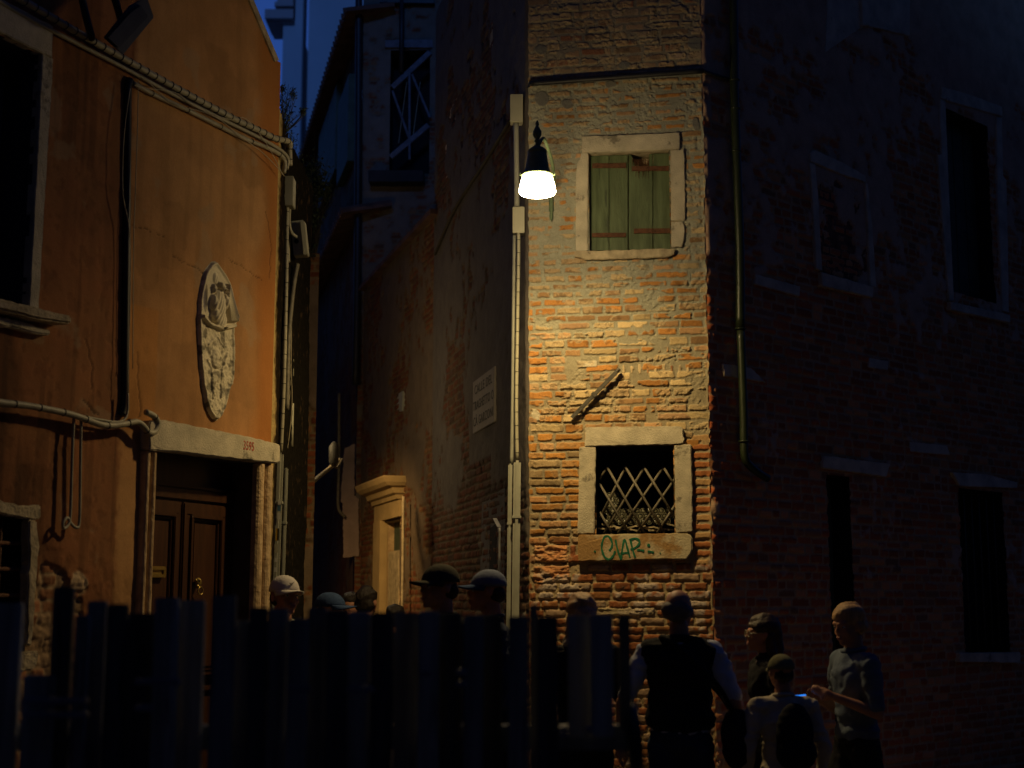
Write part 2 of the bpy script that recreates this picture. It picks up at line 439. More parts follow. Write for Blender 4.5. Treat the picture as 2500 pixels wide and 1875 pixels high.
def plain_brick(seed, smear_t=.6, dark=1.0, plaster=None, course=.07, depth=.012, tint=(1, 1, 1)):
    def fn(S, Z):
        D, A = brick_field(S, Z, seed, course, (.11, .26), .010)
        r1, r2, r3 = (A[..., i] for i in range(3))
        n1 = fbm(S, Z, .8, 4, seed); n2 = fbm(S, Z, .12, 4, seed+1); n3 = fbm(S, Z, .03, 3, seed+2)
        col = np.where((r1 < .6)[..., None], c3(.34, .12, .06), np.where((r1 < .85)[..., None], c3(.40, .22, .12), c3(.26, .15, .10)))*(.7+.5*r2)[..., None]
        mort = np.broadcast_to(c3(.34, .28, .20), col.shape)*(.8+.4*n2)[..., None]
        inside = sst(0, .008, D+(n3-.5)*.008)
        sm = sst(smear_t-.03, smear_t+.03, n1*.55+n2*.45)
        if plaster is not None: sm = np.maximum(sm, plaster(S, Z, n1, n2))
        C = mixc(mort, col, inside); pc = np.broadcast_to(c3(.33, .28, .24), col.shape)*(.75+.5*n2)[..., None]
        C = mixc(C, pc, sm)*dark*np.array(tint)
        H = depth*inside*(1-sm) + sm*(depth+.006) + (n3-.5)*.005 + (n2-.5)*.014 + inside*(r3-.5)*.012*(1-sm)
        return H, C
    return fn

# ================================================================== CORNER BRICK HOUSE
tower = empty('brick_house', (PA[0], PA[1], 0), 'narrow brick corner house lit by the wall lantern, between the alley and the dark wall', 'building')
grid_wall('front_wall', WF, 0, FW, -.02, ZTOP, .0048, front_fn, M['brick'], tower,
          holes=[W1, W2], edge0=cornerFA, edge1=cornerFR)
signpl = rect(WA, (1150, 890), (1232, 1075))
def a_plaster(S, Z, n1, n2):
    zz = Z+ (n1-.5)*.8
    up = sst(2.55, 2.75, zz+(n2-.5)*.3)
    fl = sst(.42, .46, n2*.30+n1*.70)
    pt = sst(.0, .03, np.minimum(np.minimum(S-signpl[0], signpl[1]-S), np.minimum(Z-signpl[2]+.1, signpl[3]-Z+.15)))
    return np.maximum(up*fl, pt)
def a_fn(S, Z):
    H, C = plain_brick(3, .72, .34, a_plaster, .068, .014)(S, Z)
    e = sst(0, .03, S); low = sst(0, .5, S)
    return H*e, C
grid_wall('side_wall', WA, 0, AT, -.02, ZTOP, .0105, a_fn, M['brick'], tower, edge0=cornerFA,
          holes=[])
def r_plaster(S, Z, n1, n2): return sst(.50, .56, n1*.6+n2*.4+(Z-5.2)*.10)
RL = 6.2
RL2 = 14
RW = [rect(WR, (2304, 262), (2430, 742)), rect(WR, (2016, 1160), (2104, 2060)), rect(WR, (2337, 1190), (2466, 1592))]
RW[1] = (RW[1][0], RW[1][1], 0.0, RW[1][3])
def r_fn(S, Z):
    H, C = plain_brick(4, .7, 1.35, r_plaster, .07, .008, (1.32, 1.0, .74))(S, Z); return H*sst(0, .03, S), C
def r_fn2(S, Z):
    return plain_brick(4, .7, 1.35, r_plaster, .07, .008, (1.32, 1.0, .74))(S, Z)
grid_wall('right_wall', WR, 0, RL, -.02, ZTOP+1.5, .0125, r_fn, M['brick'], tower, edge0=cornerFR, holes=RW)
grid_wall('right_wall', WR, RL, RL2, -.02, ZTOP+1.5, .03, r_fn2, M['brick'], tower)
m = MB()   # solid body behind the wall skins
def quadwall(m, pl, s0, s1, z0, z1, d, hs=()):
    xs = sorted({s0, s1, *[h[0] for h in hs], *[h[1] for h in hs]}); zs = sorted({z0, z1, *[h[2] for h in hs], *[h[3] for h in hs]})
    for a, b in zip(xs[:-1], xs[1:]):
        for c, e in zip(zs[:-1], zs[1:]):
            if any(h[0]-1e-6 <= a and b <= h[1]+1e-6 and h[2]-1e-6 <= c and e <= h[3]+1e-6 for h in hs): continue
            m.add([pl.P(a, c, d), pl.P(b, c, d), pl.P(b, e, d), pl.P(a, e, d)], [(0, 1, 2, 3)])
quadwall(m, WF, .03, FW-.03, 0, ZTOP, -.06, [W1, W2]); quadwall(m, WA, .03, AT, 0, ZTOP, -.05); quadwall(m, WR, .03, RL2, 0, ZTOP+1.5, -.05, RW)
m.build('wall_core', M['core'], tower, recalc=False)
m = MB(); m.add([WF.P(0, ZTOP), WF.P(FW, ZTOP), WR.P(RL2, ZTOP), WA.P(AT, ZTOP)+Vector((5, 8, 0)), WA.P(AT, ZTOP)], [(0, 1, 2, 3, 4)])
m.build('roof', M['tile'], tower, recalc=False)

def poly_slab(pl, pts, d0, d1, step=.035, jit=.003, bev=.006, seed=0, px=True):
    rg = random.Random(seed)
    P = [pl.uv(*p) for p in pts] if px else list(pts)
    out = []
    for i, a in enumerate(P):
        b = P[(i+1) % len(P)]; L = math.hypot(b[0]-a[0], b[1]-a[1]); k = max(1, int(L/step))
        for j in range(k):
            t = j/k; jj = jit
            out.append((a[0]+(b[0]-a[0])*t+rg.uniform(-jj, jj), a[1]+(b[1]-a[1])*t+rg.uniform(-jj, jj)))
    m = MB(); n = len(out)
    m.add([pl.P(s, z, d0) for s, z in out]+[pl.P(s, z, d1+rg.uniform(-.001, .001)) for s, z in out],
          [tuple(range(n))[::-1], tuple(range(n, 2*n))]+[(i, (i+1) % n, n+(i+1) % n, n+i) for i in range(n)])
    return m
def slab(name, pl, pts, d0, d1, mt, parent, bev=.005, **k):
    return poly_slab(pl, pts, d0, d1, **k).build(name, mt, parent, bevel=bev)
def reveal(m, pl, r, d0, d1, mi=0):
    s0, s1, z0, z1 = r; P = pl.P
    for q in ([(s0, z0), (s1, z0)], [(s1, z0), (s1, z1)], [(s1, z1), (s0, z1)], [(s0, z1), (s0, z0)]):
        (a, b), (c, d) = q
        m.add([P(a, b, d0), P(c, d, d0), P(c, d, d1), P(a, b, d1)], [(0, 1, 2, 3)], mi)
    m.add([P(s0, z0, d0), P(s1, z0, d0), P(s1, z1, d0), P(s0, z1, d0)], [(0, 1, 2, 3)], mi)

# ---- upper window with green shutters
zz = lambda x, y: Zf(x, y, 250)
m = MB(); reveal(m, WF, W1, -.22, .0)
win1 = m.build('window', M['stone_d'], tower, recalc=False)
win1['label'] = 'upper window with closed green plank shutters'
slab('lintel', WF, [zz(818, 312), zz(1250, 296), zz(1697, 277), zz(1692, 425), zz(1300, 442), zz(815, 458)], -.03, .022, M['stone'], win1, seed=1)
slab('frame', WF, [zz(806, 460), zz(873, 458), zz(865, 1342), zz(762, 1342), zz(758, 980), zz(760, 640), zz(775, 545), zz(800, 520)], -.03, .018, M['stone'], win1, seed=2)
slab('frame', WF, [zz(1612, 432), zz(1736, 425), zz(1742, 700), zz(1745, 1065), zz(1616, 1070)], -.03, .016, M['stone'], win1, seed=3)
slab('frame', WF, [zz(1618, 1074), zz(1715, 1074), zz(1738, 1120), zz(1735, 1230), zz(1718, 1300), zz(1618, 1312)], -.03, .014, M['stone'], win1, seed=4)
slab('sill', WF, [zz(752, 1347), zz(1200, 1334), zz(1660, 1322), zz(1648, 1375), zz(1590, 1400), zz(1500, 1402), zz(1100, 1420), zz(850, 1425), zz(800, 1400), zz(748, 1400)], -.03, .028, M['stone_d'], win1, seed=5)
bd = [(890, 1056, 482, 1333), (1062, 1226, 478, 1330), (1236, 1450, 470, 1326), (1457, 1618, 462, 1320)]
for i, (x0, x1, y0, y1) in enumerate(bd):
    tp = [zz(x0, y0), zz(x1, y0-3)] if i != 2 else [zz(x0, 466), zz(x0+25, 480), zz(x0+45, 540), zz(x0+60, 600), zz(x0+80, 560), zz(x0+100, 640), zz(x0+120, 580), zz(x0+150, 610), zz(x0+178, 550), zz(x0+182, 470), zz(x1, 464)]
    slab('shutter_board', WF.off(-.075), tp+[zz(x1, y1), zz(x0, y1)], -.02, .006-.002*(i % 2), M['shut'], win1, bev=.002, jit=.0006, seed=10+i)
for (x0, x1, y0, y1, k) in ((902, 1210, 1172, 1212, 0), (1282, 1608, 1132, 1178, 1), (905, 1210, 545, 590, 2), (1262, 1608, 572, 616, 3)):
    slab('hinge_strap', WF.off(-.06), [zz(x0, y0+4), zz(x1, y0), zz(x1, y1), zz(x0, y1+2)], -.006, .004, M['rust'], win1, bev=.001, jit=.0012, seed=20+k)
m = MB()
for i in range(11):
    x = 1272+i*14; y = 510+rnd.uniform(-10, 15); L = rnd.uniform(60, 190)
    m.tube([WF.off(-.07).px(x, y), WF.off(-.065).px(x+rnd.uniform(-5, 5), y+L*.5), WF.off(-.07).px(x+rnd.uniform(-8, 8), y+L)] if False else
           [WF.off(-.062).px(*zz(x, y)), WF.off(-.058).px(*zz(x+rnd.uniform(-8, 8), y+L*.5)), WF.off(-.062).px(*zz(x+rnd.uniform(-10, 10), y+L))], [.0035, .0012], 5)
m.build('splintered_wood', M['rust'], win1)
# ---- lower window with lattice
y2 = lambda x, y: Zf(x, y, 1050)
m = MB(); reveal(m, WF, W2, -.5, 0)
win2 = m.build('window', [M['dark']], tower, recalc=False); win2['label'] = 'lower window with an iron lattice over dark glass'
slab('lintel', WF, [y2(848, -22), y2(1300, -28), y2(1700, -30), y2(1722, -15), y2(1730, 60), y2(1742, 85), y2(1728, 120), y2(1700, 132), y2(1200, 142), y2(846, 150)], -.03, .035, M['stone'], win2, seed=31)
slab('frame', WF, [y2(795, 154), y2(940, 152), y2(936, 500), y2(928, 932), y2(778, 934), y2(786, 600)], -.04, .030, M['stone'], win2, seed=32)
slab('frame', WF, [y2(1646, 138), y2(1795, 130), y2(1808, 500), y2(1812, 912), y2(1662, 930), y2(1650, 500)], -.04, .030, M['stone'], win2, seed=33)
sill2 = slab('sill', WF, [y2(782, 944), y2(1300, 934), y2(1775, 930), y2(1806, 965), y2(1814, 1070), y2(1800, 1110), y2(1760, 1165), y2(1300, 1172), y2(1180, 1182), y2(786, 1184), y2(778, 1080)], -.03, .045, mat('stained_sill_stone', (.38, .22, .08), .85, .05, 4.5, .5, 60, col2=(.52, .44, .28), ramp=(.46, .56)), win2, seed=34, bev=.009)
WG = WF.off(-.11)
def clipline(p, q, r):
    # clip segment p-q to rectangle r
    (x0, y0), (x1, y1) = p, q; t0, t1 = 0, 1; dx, dy = x1-x0, y1-y0
    for pp, qq in ((-dx, x0-r[0]), (dx, r[1]-x0), (-dy, y0-r[2]), (dy, r[3]-y0)):
        if abs(pp) < 1e-9:
            if qq < 0: return None
        else:
            t = qq/pp
            if pp < 0: t0 = max(t0, t)
            else: t1 = min(t1, t)
    return None if t0 > t1 else ((x0+t0*dx, y0+t0*dy), (x0+t1*dx, y0+t1*dy))
box = (WG.uv(*y2(968, 0))[0], WG.uv(*y2(1640, 0))[0], WG.uv(*y2(1300, 925))[1], WG.uv(*y2(1300, 320))[1])
g1 = [((1045, 325), (700, 880)), ((1210, 325), (840, 1060)), ((1380, 328), (890, 1130)), ((1550, 330), (1130, 940)), ((1720, 340), (1310, 925)), ((1830, 400), (1490, 925))]
g2 = [((1040, 330), (1380, 930)), ((1208, 335), (1560, 930)), ((1380, 345), (1740, 930)), ((1555, 345), (1860, 850)), ((880, 330), (1240, 930)), ((790, 420), (1085, 930))]
for k, gg in enumerate((g1, g2)):
    for (a, b) in gg:
        c = clipline(WG.uv(*y2(*a)), WG.uv(*y2(*b)), box)
        if not c: continue
        m = MB(); m.tube([WG.P(c[0][0], c[0][1], .014*k), WG.P(c[1][0], c[1][1], .014*k)], .0098, 8, False)
        m.build('grille_bar', M['grille'], win2, smooth=True)
WH = WF.off(-.2)      # leaded bottle glass
m = MB(); g = rect(WH, y2(1010, 560), y2(1640, 850))
rr = .0235; row = 0; zc = g[2]+rr
while zc < g[3]:
    x = g[0]+rr+(row % 2)*rr
    while x < g[1]:
        if not (zc > g[2]+.12 and (x < g[0]+.03 or x > g[0]+.12)) : m.torus(WH.P(x, zc, .004), WF.n, rr-.002, .0026, 16, 5); m.ellipsoid(WH.P(x, zc, -.002), (rr*.6, .004, rr*.6), 8, 6)
        x += 2*rr
    zc += rr*1.75; row += 1
m.build('bottle_glass', M['glass'], win2, smooth=True)
m = MB()
for i in range(16):
    x = 1000+i*42; m.box(WF.off(-.14-.004*(i % 3)).px(*y2(x, 880+rnd.uniform(-28, 25))), .09, .02, .012, ux=(math.cos(.3*rnd.uniform(-1, 1)), .2, .3*rnd.uniform(-1, 1)))
m.build('rubble', M['stone_d'], win2)
# graffiti on the sill
WK = WF.off(.0495)
gf = [[(1075, 985), (1050, 955), (1015, 965), (995, 1020), (992, 1070), (1012, 1130), (1045, 1162), (1078, 1150), (1100, 1120), (1112, 1088)],
      [(1072, 975), (1086, 1020), (1080, 1055), (1060, 1085)], [(1115, 985), (1128, 1050), (1148, 1120), (1165, 1165)],
      [(1165, 1165), (1175, 1080), (1198, 985), (1222, 1060), (1246, 1146)], [(1160, 1112), (1200, 1105), (1242, 1104)],
      [(1250, 985), (1266, 1060), (1292, 1146)], [(1240, 990), (1290, 975), (1326, 990), (1328, 1025), (1290, 1060), (1250, 1076)],
      [(1310, 1078), (1345, 1080), (1372, 1088)], [(1405, 1092), (1435, 1094), (1460, 1102)]]
def strokes(sts, dots):
    m = MB()
    for q, st in enumerate(sts):
        pts = catmull([WK.px(*y2(*p))+WF.n*.0004*q for p in st], 5); N = len(pts); vs = []
        for i in range(N):
            t = (pts[min(i+1, N-1)]-pts[max(i-1, 0)]).normalized(); w_ = t.cross(WF.n)*(.0072+.0012*math.sin(i*.9))
            for o_ in (-.006, .0): vs += [pts[i]-w_+WF.n*o_, pts[i]+w_+WF.n*o_]
        fs = []
        for i in range(N-1):
            a = i*4; b = a+4; fs += [(a+2, a+3, b+3, b+2), (a, a+2, b+2, b), (a+3, a+1, b+1, b+3), (a+1, a, b, b+1)]
        fs += [(0, 1, 3, 2), (4*N-4, 4*N-2, 4*N-1, 4*N-3)]
        m.add(vs, fs)
    for (x, y, r) in dots: m.lathe(WK.px(*y2(x, y))-WF.n*.006, [(r, 0), (r, .0065)], 12, WF.n)
    return m.build('graffiti_mark', M['paint_g'], win2, recalc=True)
strokes([gf[0]], []); strokes([gf[1]], []); strokes([gf[2]], []); strokes([gf[3]], []); strokes([gf[4]], []); strokes([gf[5]], []); strokes([gf[6]], []); strokes([gf[7]], []); strokes([gf[8]], [])
for q in ((930, 1092, .008), (1414, 1036, .012), (1518, 1108, .005)): strokes([], [q])

# ================================================================== things on the lit front
# dark cable wrapping the corner
m = MB(); P3 = [WA.px(1262, 300, .02), WA.px(1272, 245, .025), WF.px(1296, 204, .03), WF.px(1400, 196, .03), WF.px(1560, 184, .03), WF.px(1716, 173, .03), WR.px(1745, 183, .03), WR.px(1790, 197, .03)]
m.tube(P3[:3], .010, 8); m.tube(P3[2:6], .022, 10); m.tube(P3[5:], .014, 8)
tag(m.build('cable', M['black'], smooth=True), 'thick dark cable running across the brick front above the lantern', 'cable')
# iron wall anchor
an = empty('wall_anchor', WF.px(1450, 965), 'slanting dark iron tie bar on the brick between the two windows', 'iron bar')
a, b = WF.px(1510, 903, .04), WF.px(1396, 1020, .03)
t = (b-a).normalized(); m = MB(); m.box((a+b)/2, .030, (b-a).length, .016, ux=t.cross(WF.n), uy=t, uz=WF.n)
m.tube([a+t*.02, a-t*.012], .016, 8, False); m.build('bar', M['iron'], an, bevel=.002)
c_ = a+(b-a)*.52; m = MB(); m.box(c_, .045, .03, .03, ux=t.cross(WF.n), uy=t, uz=WF.n); m.tube([c_+WF.n*.01, c_-WF.n*.06], .012, 8, False)
m.build('clamp', M['iron'], an, bevel=.003)

# ---- the lantern
LY = 9.78
bt = at(1312, 478, LY)
ln = empty('wall_lantern', WF.px(1346, 515), 'lit green wall lantern with a glowing white bowl on the brick corner', 'lantern')
m = MB(); prof = [(.004, -.0), (.09, .004), (.122, .014), (.131, .03), (.129, .05), (.118, .10), (.105, .138), (.098, .152)]
sc_ = 1.0
m.lathe(bt, prof, 32)
gm, gn, gb = nt('lit_opal_glass'); gb.inputs['Base Color'].default_value = (.9, .85, .7, 1); gb.inputs['Emission Color'].default_value = (1, .76, .40, 1); gb.inputs['Emission Strength'].default_value = 80
m.build('lamp_glass', gm, ln, smooth=True)
m = MB(); z0 = .150
m.lathe(bt, [(.09, z0-.006), (.112, z0-.004), (.117, z0+.004), (.104, z0+.012), (.094, z0+.020), (.086, z0+.05), (.076, z0+.10), (.068, z0+.155), (.066, z0+.162), (.071, z0+.168), (.070, z0+.178), (.060, z0+.19), (.045, z0+.202), (.028, z0+.21), (.018, z0+.216)], 32)
m.build('lamp_shade', M['lamp'], ln, smooth=True)
m = MB(); z1 = z0+.212
m.lathe(bt, [(.018, z1), (.026, z1+.006), (.012, z1+.018), (.015, z1+.03), (.024, z1+.042), (.013, z1+.052), (.022, z1+.068), (.031, z1+.085), (.030, z1+.11), (.022, z1+.13), (.012, z1+.15), (.010, z1+.158), (.014, z1+.166), (.009, z1+.182), (.002, z1+.196)], 20)
m.build('finial', M['lamp'], ln, smooth=True)
br = WF.px(1347, 500, .0)
m = MB(); top = bt+Vector((0, 0, z0+.215))
m.tube([top+Vector((0, .0, -.01)), at(1326, 338, 9.95), at(1338, 362, 10.2), at(1349, 402, 10.5), at(1353, 450, 10.75), br+WF.n*.06+Vector((0, 0, .08)), br+WF.n*.03], .013, 8)
m.tube([br+WF.n*.045+Vector((0, 0, .16)), br+WF.n*.03+Vector((0, 0, .02)), br+WF.n*.04+Vector((0, 0, -.06))], [.016, .02], 8)
m.build('bracket_arm', M['lamp'], ln, smooth=True)
m = MB(); m.lathe(br+WF.n*.035+Vector((0, 0, -.10)), [(.003, -.04), (.012, -.025), (.016, .0), (.012, .03), (.02, .045), (.014, .07)], 12); m.build('bracket_drop', M['lamp'], ln, smooth=True)
for sx in (-1, 1):
    m = MB(); m.torus(bt+Vector((sx*.118, 0, .158)), (0, 1, 0), .009, .003, 10, 5); m.tube([bt+Vector((sx*.10, 0, .158)), bt+Vector((sx*.125, 0, .158))], .004, 6, False); m.build('clip', M['lamp'], ln, smooth=True)
ld = bpy.data.lights.new('lantern_light', 'SPOT'); ld.energy = 205; ld.color = (1, .71, .29); ld.spot_size = R(171); ld.spot_blend = 1; ld.shadow_soft_size = .05
lo = bpy.data.objects.new('lantern_light', ld); COL.objects.link(lo); lo.parent = ln; lo.location = bt+Vector((0, 0, -.06))-ln.location

# ---- boxes and pipes on the alley side of the brick house
def jbox(pl, r, d, label, mt=None, tilt=0, d0=0.0):
    s0, s1, z0, z1 = r
    e = empty('junction_box', pl.P((s0+s1)/2, z0, 0), label, 'junction box')
    m = MB(); m.pbox(pl, s0, s1, z0, z1, d0, d0+d*.72); m.build('box', mt or M['box'], e, bevel=.004)
    m = MB(); m.pbox(pl, s0-.002, s1+.002, z0-.002, z1+.002, d0+d*.74, d0+d); m.build('lid', mt or M['box'], e, bevel=.004)
    return e
def bx_on(pl, cx, y0, y1, w, d, label, **k):
    s, za = pl.uv(cx, y0); _, zb = pl.uv(cx, y1)
    return jbox(pl, (s-w/2, s+w/2, zb, za), d, label, **k)
def pipe(name, pts, r, mt, label, cat, ties=0, n=8, group=None, tier=None):
    e = empty(name, pts[-1], label, cat, group)
    m = MB(); m.tube(pts, r, n); m.build(name.split('_')[-1] if False else 'pipe' if 'pipe' in name or 'conduit' in name else 'cable_run', mt, e, smooth=True)
    if ties:
        pp = catmull([Vector(p) for p in pts], 8); L = [0]
        for a, b in zip(pp[:-1], pp[1:]): L.append(L[-1]+(b-a).length)
        for i in range(ties):
            t = (i+.5)/ties*L[-1]; j = max(k for k in range(len(L)) if L[k] <= t); j = min(j, len(pp)-2)
            q = pp[j]+(pp[j+1]-pp[j])*((t-L[j])/max(L[j+1]-L[j], 1e-6))
            m = MB(); m.torus(q, pp[j+1]-pp[j], tier or r*1.04, r*.16, 12, 5); m.build('cable_tie', M['black'], e, smooth=True)
    return e
WFp = Plane((WF.P(-.055, 0, .0)).to_tuple(), WF.u.to_tuple())    # boxes turn their faces to the square
def turned_box(px0, px1, py0, py1, Y, dep, label, mt=None):
    a = at(px0, py1, Y); b = at(px1, py0, Y); c = (a+b)/2
    e = empty('junction_box', (c.x, Y+dep/2, a.z), label, 'junction box')
    m = MB(); m.box((c.x, Y+dep*.6, c.z), b.x-a.x, dep*.8, b.z-a.z); m.build('box', mt or M['box'], e, bevel=.004)
    m = MB(); m.box((c.x, Y+dep*.08, c.z), (b.x-a.x)*1.03, dep*.2, (b.z-a.z)*1.02); m.build('lid', mt or M['box'], e, bevel=.004)
    return e
turned_box(1246, 1276, 230, 297, 11.02, .10, 'grey box at the top of the pipe on the brick corner, above the lantern')
turned_box(1252, 1280, 505, 568, 11.0, .10, 'pale box beside the lantern bowl on the brick corner')
pipe('conduit', [at(1260, 300, 11.05), at(1261, 400, 11.05), at(1262, 503, 11.05)], .022, M['conduit'], 'short grey conduit between the two boxes left of the lantern', 'conduit')
pipe('cable', [at(1266, 570, 11.0), at(1266, 620, 11.0), at(1264, 760, 11.0), at(1261, 980, 11.0), at(1263, 1122, 11.0)], .014, M['box'], 'pale banded cable down the edge of the brick corner', 'cable', ties=17)
pipe('conduit', [at(1256, 575, 11.08), at(1254, 760, 11.08), at(1252, 980, 11.08), at(1249, 1135, 11.08)], .015, M['conduit'], 'thin grey pipe behind the banded cable on the brick corner', 'conduit')
def cond_box(pl0, pts, w, d, mt, label, brackets=()):
    e = empty('conduit', pts[-1], label, 'conduit')
    m = MB(); a, b = pts; t = (b-a).normalized(); x = Vector((1, 0, 0)); x = (x-t*x.dot(t)).normalized(); y = t.cross(x)
    m.box((a+b)/2, w, d, (b-a).length, ux=x, uy=y, uz=t); m.build('pipe', mt, e, bevel=w*.3)
    for f in brackets:
        c = a+(b-a)*f; m = MB(); m.box(c, w*1.25, d*1.2, .022, ux=x, uy=y, uz=t); m.build('bracket', mt, e, bevel=.003)
    return e
cond_box(None, [at(1263, 1124, 10.97), at(1252, 1476, 10.97)+Vector((0, 0, -1.55))], .056, .05, M['conduit'], 'wide beige conduit down the foot of the brick corner', (.165,))
cond_box(None, [at(1246, 1132, 11.04), at(1236, 1476, 11.04)+Vector((0, 0, -1.5))], .032, .03, M['conduit'], 'narrow beige conduit left of the wide one on the brick corner', (.18,))

sw = slab('window', WA, [(1089, 292), (1117, 238), (1112, 418), (1090, 440)], -.02, .008, M['stone_n'], tower, seed=130); sw['label'] = 'narrow slanting window slit high on the alley wall'
slab('pane', WA, [(1093, 305), (1113, 268), (1109, 405), (1093, 420)], .0, .012, M['dark'], sw, seed=131)
slab('plaster_strip', WA, [(1198, -20), (1206, -30), (1206, 112), (1199, 118)], -.01, .012, M['stone_d'], tower, seed=132)
# ---- street name slab
s_, z_ = WA.uv(1217, 898); s2_, z2_ = WA.uv(1163, 1061)
sg = empty('street_sign', WA.P((s_+s2_)/2, z2_), 'pale plaster street name slab lettered in black on the alley wall', 'street sign')
zt = (WA.uv(1217, 898)[1]+WA.uv(1165, 928)[1])/2; zb_ = (WA.uv(1215, 1031)[1]+WA.uv(1162, 1061)[1])/2
slab('slab', WA, [(s_, zb_), (s2_, zb_), (s2_, zt), (s_, zt)], .01, .035, M['marble'], sg, px=False, jit=.001)
def text_on(name, body, pl, sc0, zc, size, d, mt, parent, leftdir, xs=1.0):
    cu = bpy.data.curves.new(name, 'FONT'); cu.body = body; cu.size = size; cu.align_x = 'CENTER'; cu.align_y = 'CENTER'; cu.extrude = .001; cu.space_character = 1.1
    cu.offset = .0006
    o = bpy.data.objects.new(name, cu); COL.objects.link(o); cu.materials.append(mt)
    X = pl.u*leftdir; Y = Vector((0, 0, 1)); Zv = X.cross(Y)
    mw = Matrix((X*xs, Y, Zv)).transposed().to_4x4(); mw.translation = pl.P(sc0, zc, d) - (worldloc(parent))
    dg = bpy.context.evaluated_depsgraph_get(); dg.update(); me = bpy.data.meshes.new_from_object(o.evaluated_get(dg)); bpy.data.objects.remove(o)
    o = link(name, me, None, parent); me.materials.clear(); me.materials.append(mt)
    o.matrix_local = mw
    return o
hh = zt-zb_
for i, tx in enumerate(("CALLE DEL", "TRAGHETTO O", "CÀ GARZONI")):
    text_on('lettering', tx, WA, (s_+s2_)/2, zt-hh*(.2+.3*i), hh*.24, .037, M['letters'], sg, -1, (s2_-s_)/(hh*.24*len(tx)*.72))

# ---- green downpipe on the dark wall
dp = empty('downpipe', WR.px(1812, 1100), 'green metal downpipe on the dark wall right of the brick corner', 'downpipe')
a0 = [WR.px(x, y, .07) for x, y in ((1790, -120), (1792, 100), (1794, 264), (1806, 600), (1807, 800))]
m = MB(); m.tube(a0, .036, 16); m.build('upper_pipe', M['green_pipe'], dp, smooth=True)
a1 = [WR.px(x, y, .07) for x, y in ((1808, 800), (1815, 1000), (1816, 1076), (1820, 1122), (1846, 1150), (1874, 1168))]
m = MB(); m.tube(a1, .032, 16); m.build('lower_pipe', M['green_pipe'], dp, smooth=True)
for x, y in ((1793, 196), (1795, 266), (1797, 370), (1807, 803), (1816, 1078)):
    m = MB(); m.torus(WR.px(x, y, .07), (0, 0, 1), .038, .007, 18, 6); m.tube([WR.px(x, y, .07), WR.px(x, y, -.01)], .006, 6, False); m.build('pipe_collar', M['green_pipe'], dp, smooth=True)

# ---- stone trim and openings of the dark right wall
def rwin(hole, label, mats=None, dep=.28):
    m = MB(); reveal(m, WR, hole, -dep, 0); w = m.build('window', [M['dark']], tower, recalc=False); w['label'] = label; return w
w = rwin(RW[0], 'tall window in the dark wall with dark green shutters')
SN = M['stone_n']
slab('lintel', WR, [(2292, 213), (2360, 232), (2441, 262), (2441, 286), (2303, 247), (2291, 241)], -.03, .03, SN, w, seed=50)
slab('frame', WR, [(2291, 243), (2303, 247), (2312, 480), (2324, 736), (2312, 735), (2300, 600), (2285, 400), (2284, 380), (2294, 378), (2290, 300)], -.03, .025, SN, w, seed=51)
slab('frame', WR, [(2427, 288), (2441, 288), (2444, 430), (2452, 440), (2455, 560), (2458, 764), (2442, 760), (2430, 500)], -.03, .025, SN, w, seed=52)
slab('sill', WR, [(2309, 738), (2456, 770), (2456, 790), (2311, 758)], -.03, .05, SN, w, seed=53)
h = RW[0]; k = (h[1]-h[0])/4
for i in range(4):
    m = MB(); m.pbox(WR, h[0]+k*i+.006, h[0]+k*(i+1)-.006, h[2]+.01, h[3]-.03, -.18, -.155); m.build('shutter_board', M['shut_d'], w, bevel=.003)
w = rwin(RW[1], 'doorway under a stone lintel in the dark wall')
slab('lintel', WR, [(2004, 1113), (2165, 1133), (2157, 1165), (2000, 1143)], -.03, .035, SN, w, seed=54)
m = MB(); m.pbox(WR, RW[1][0]+.02, RW[1][1]-.02, .02, RW[1][3]-.02, -.22, -.17); m.build('door', M['shut_d'], w, bevel=.004)
w = rwin(RW[2], 'low barred window in the dark wall at the right')
slab('lintel', WR, [(2318, 1154), (2400, 1158), (2476, 1178), (2476, 1192), (2335, 1188)], -.03, .035, SN, w, seed=55)
slab('sill', WR, [(2331, 1594), (2480, 1592), (2480, 1618), (2331, 1616)], -.03, .05, SN, w, seed=56)
h = RW[2]
for i in range(6):
    s = h[0]+(h[1]-h[0])*(i+.5)/6; m = MB(); m.tube([WR.P(s, h[2], -.06), WR.P(s, h[3], -.06)], .008, 6, False); m.build('grille_bar', M['iron'], w, smooth=True)
# walled-up window
bw = slab('blind_window', WR, [(1984, 405), (2106, 447), (2118, 700), (2000, 664)], -.02, .004, mat('infill_brick', (.20, .085, .05), .95, .5, 14, .6, 30), tower, seed=57)
bw['label'] = 'walled up window framed in stone'
slab('frame', WR, [(1972, 376), (1984, 368), (2050, 398), (2107, 430), (2107, 447), (2050, 428), (1972, 396)], -.02, .03, SN, bw, seed=58)
slab('frame', WR, [(1970, 398), (1984, 402), (1992, 500), (2001, 662), (1986, 658), (1976, 480)], -.02, .03, SN, bw, seed=59)
slab('frame', WR, [(2106, 448), (2112, 450), (2124, 560), (2133, 704), (2118, 700), (2112, 560)], -.02, .03, SN, bw, seed=60)
slab('sill', WR, [(1995, 666), (2123, 702), (2121, 728), (1997, 700)], -.02, .045, SN, bw, seed=61)
for k, pp in enumerate(([(2215, 1078), (2308, 1088), (2315, 1112), (2217, 1103)], [(1840, 670), (1950, 700), (1948, 725), (1838, 695)], [(1760, 888), (1830, 898), (1866, 935), (1840, 930), (1762, 918)],
                       [(2118, 874), (2165, 882), (2163, 905), (2117, 898)], [(2010, 130), (2015, 0), (2093, 0), (2120, 60), (2090, 75)])):
    t = slab('stone_block', WR, pp, -.02, .02, SN, tower, seed=70+k)
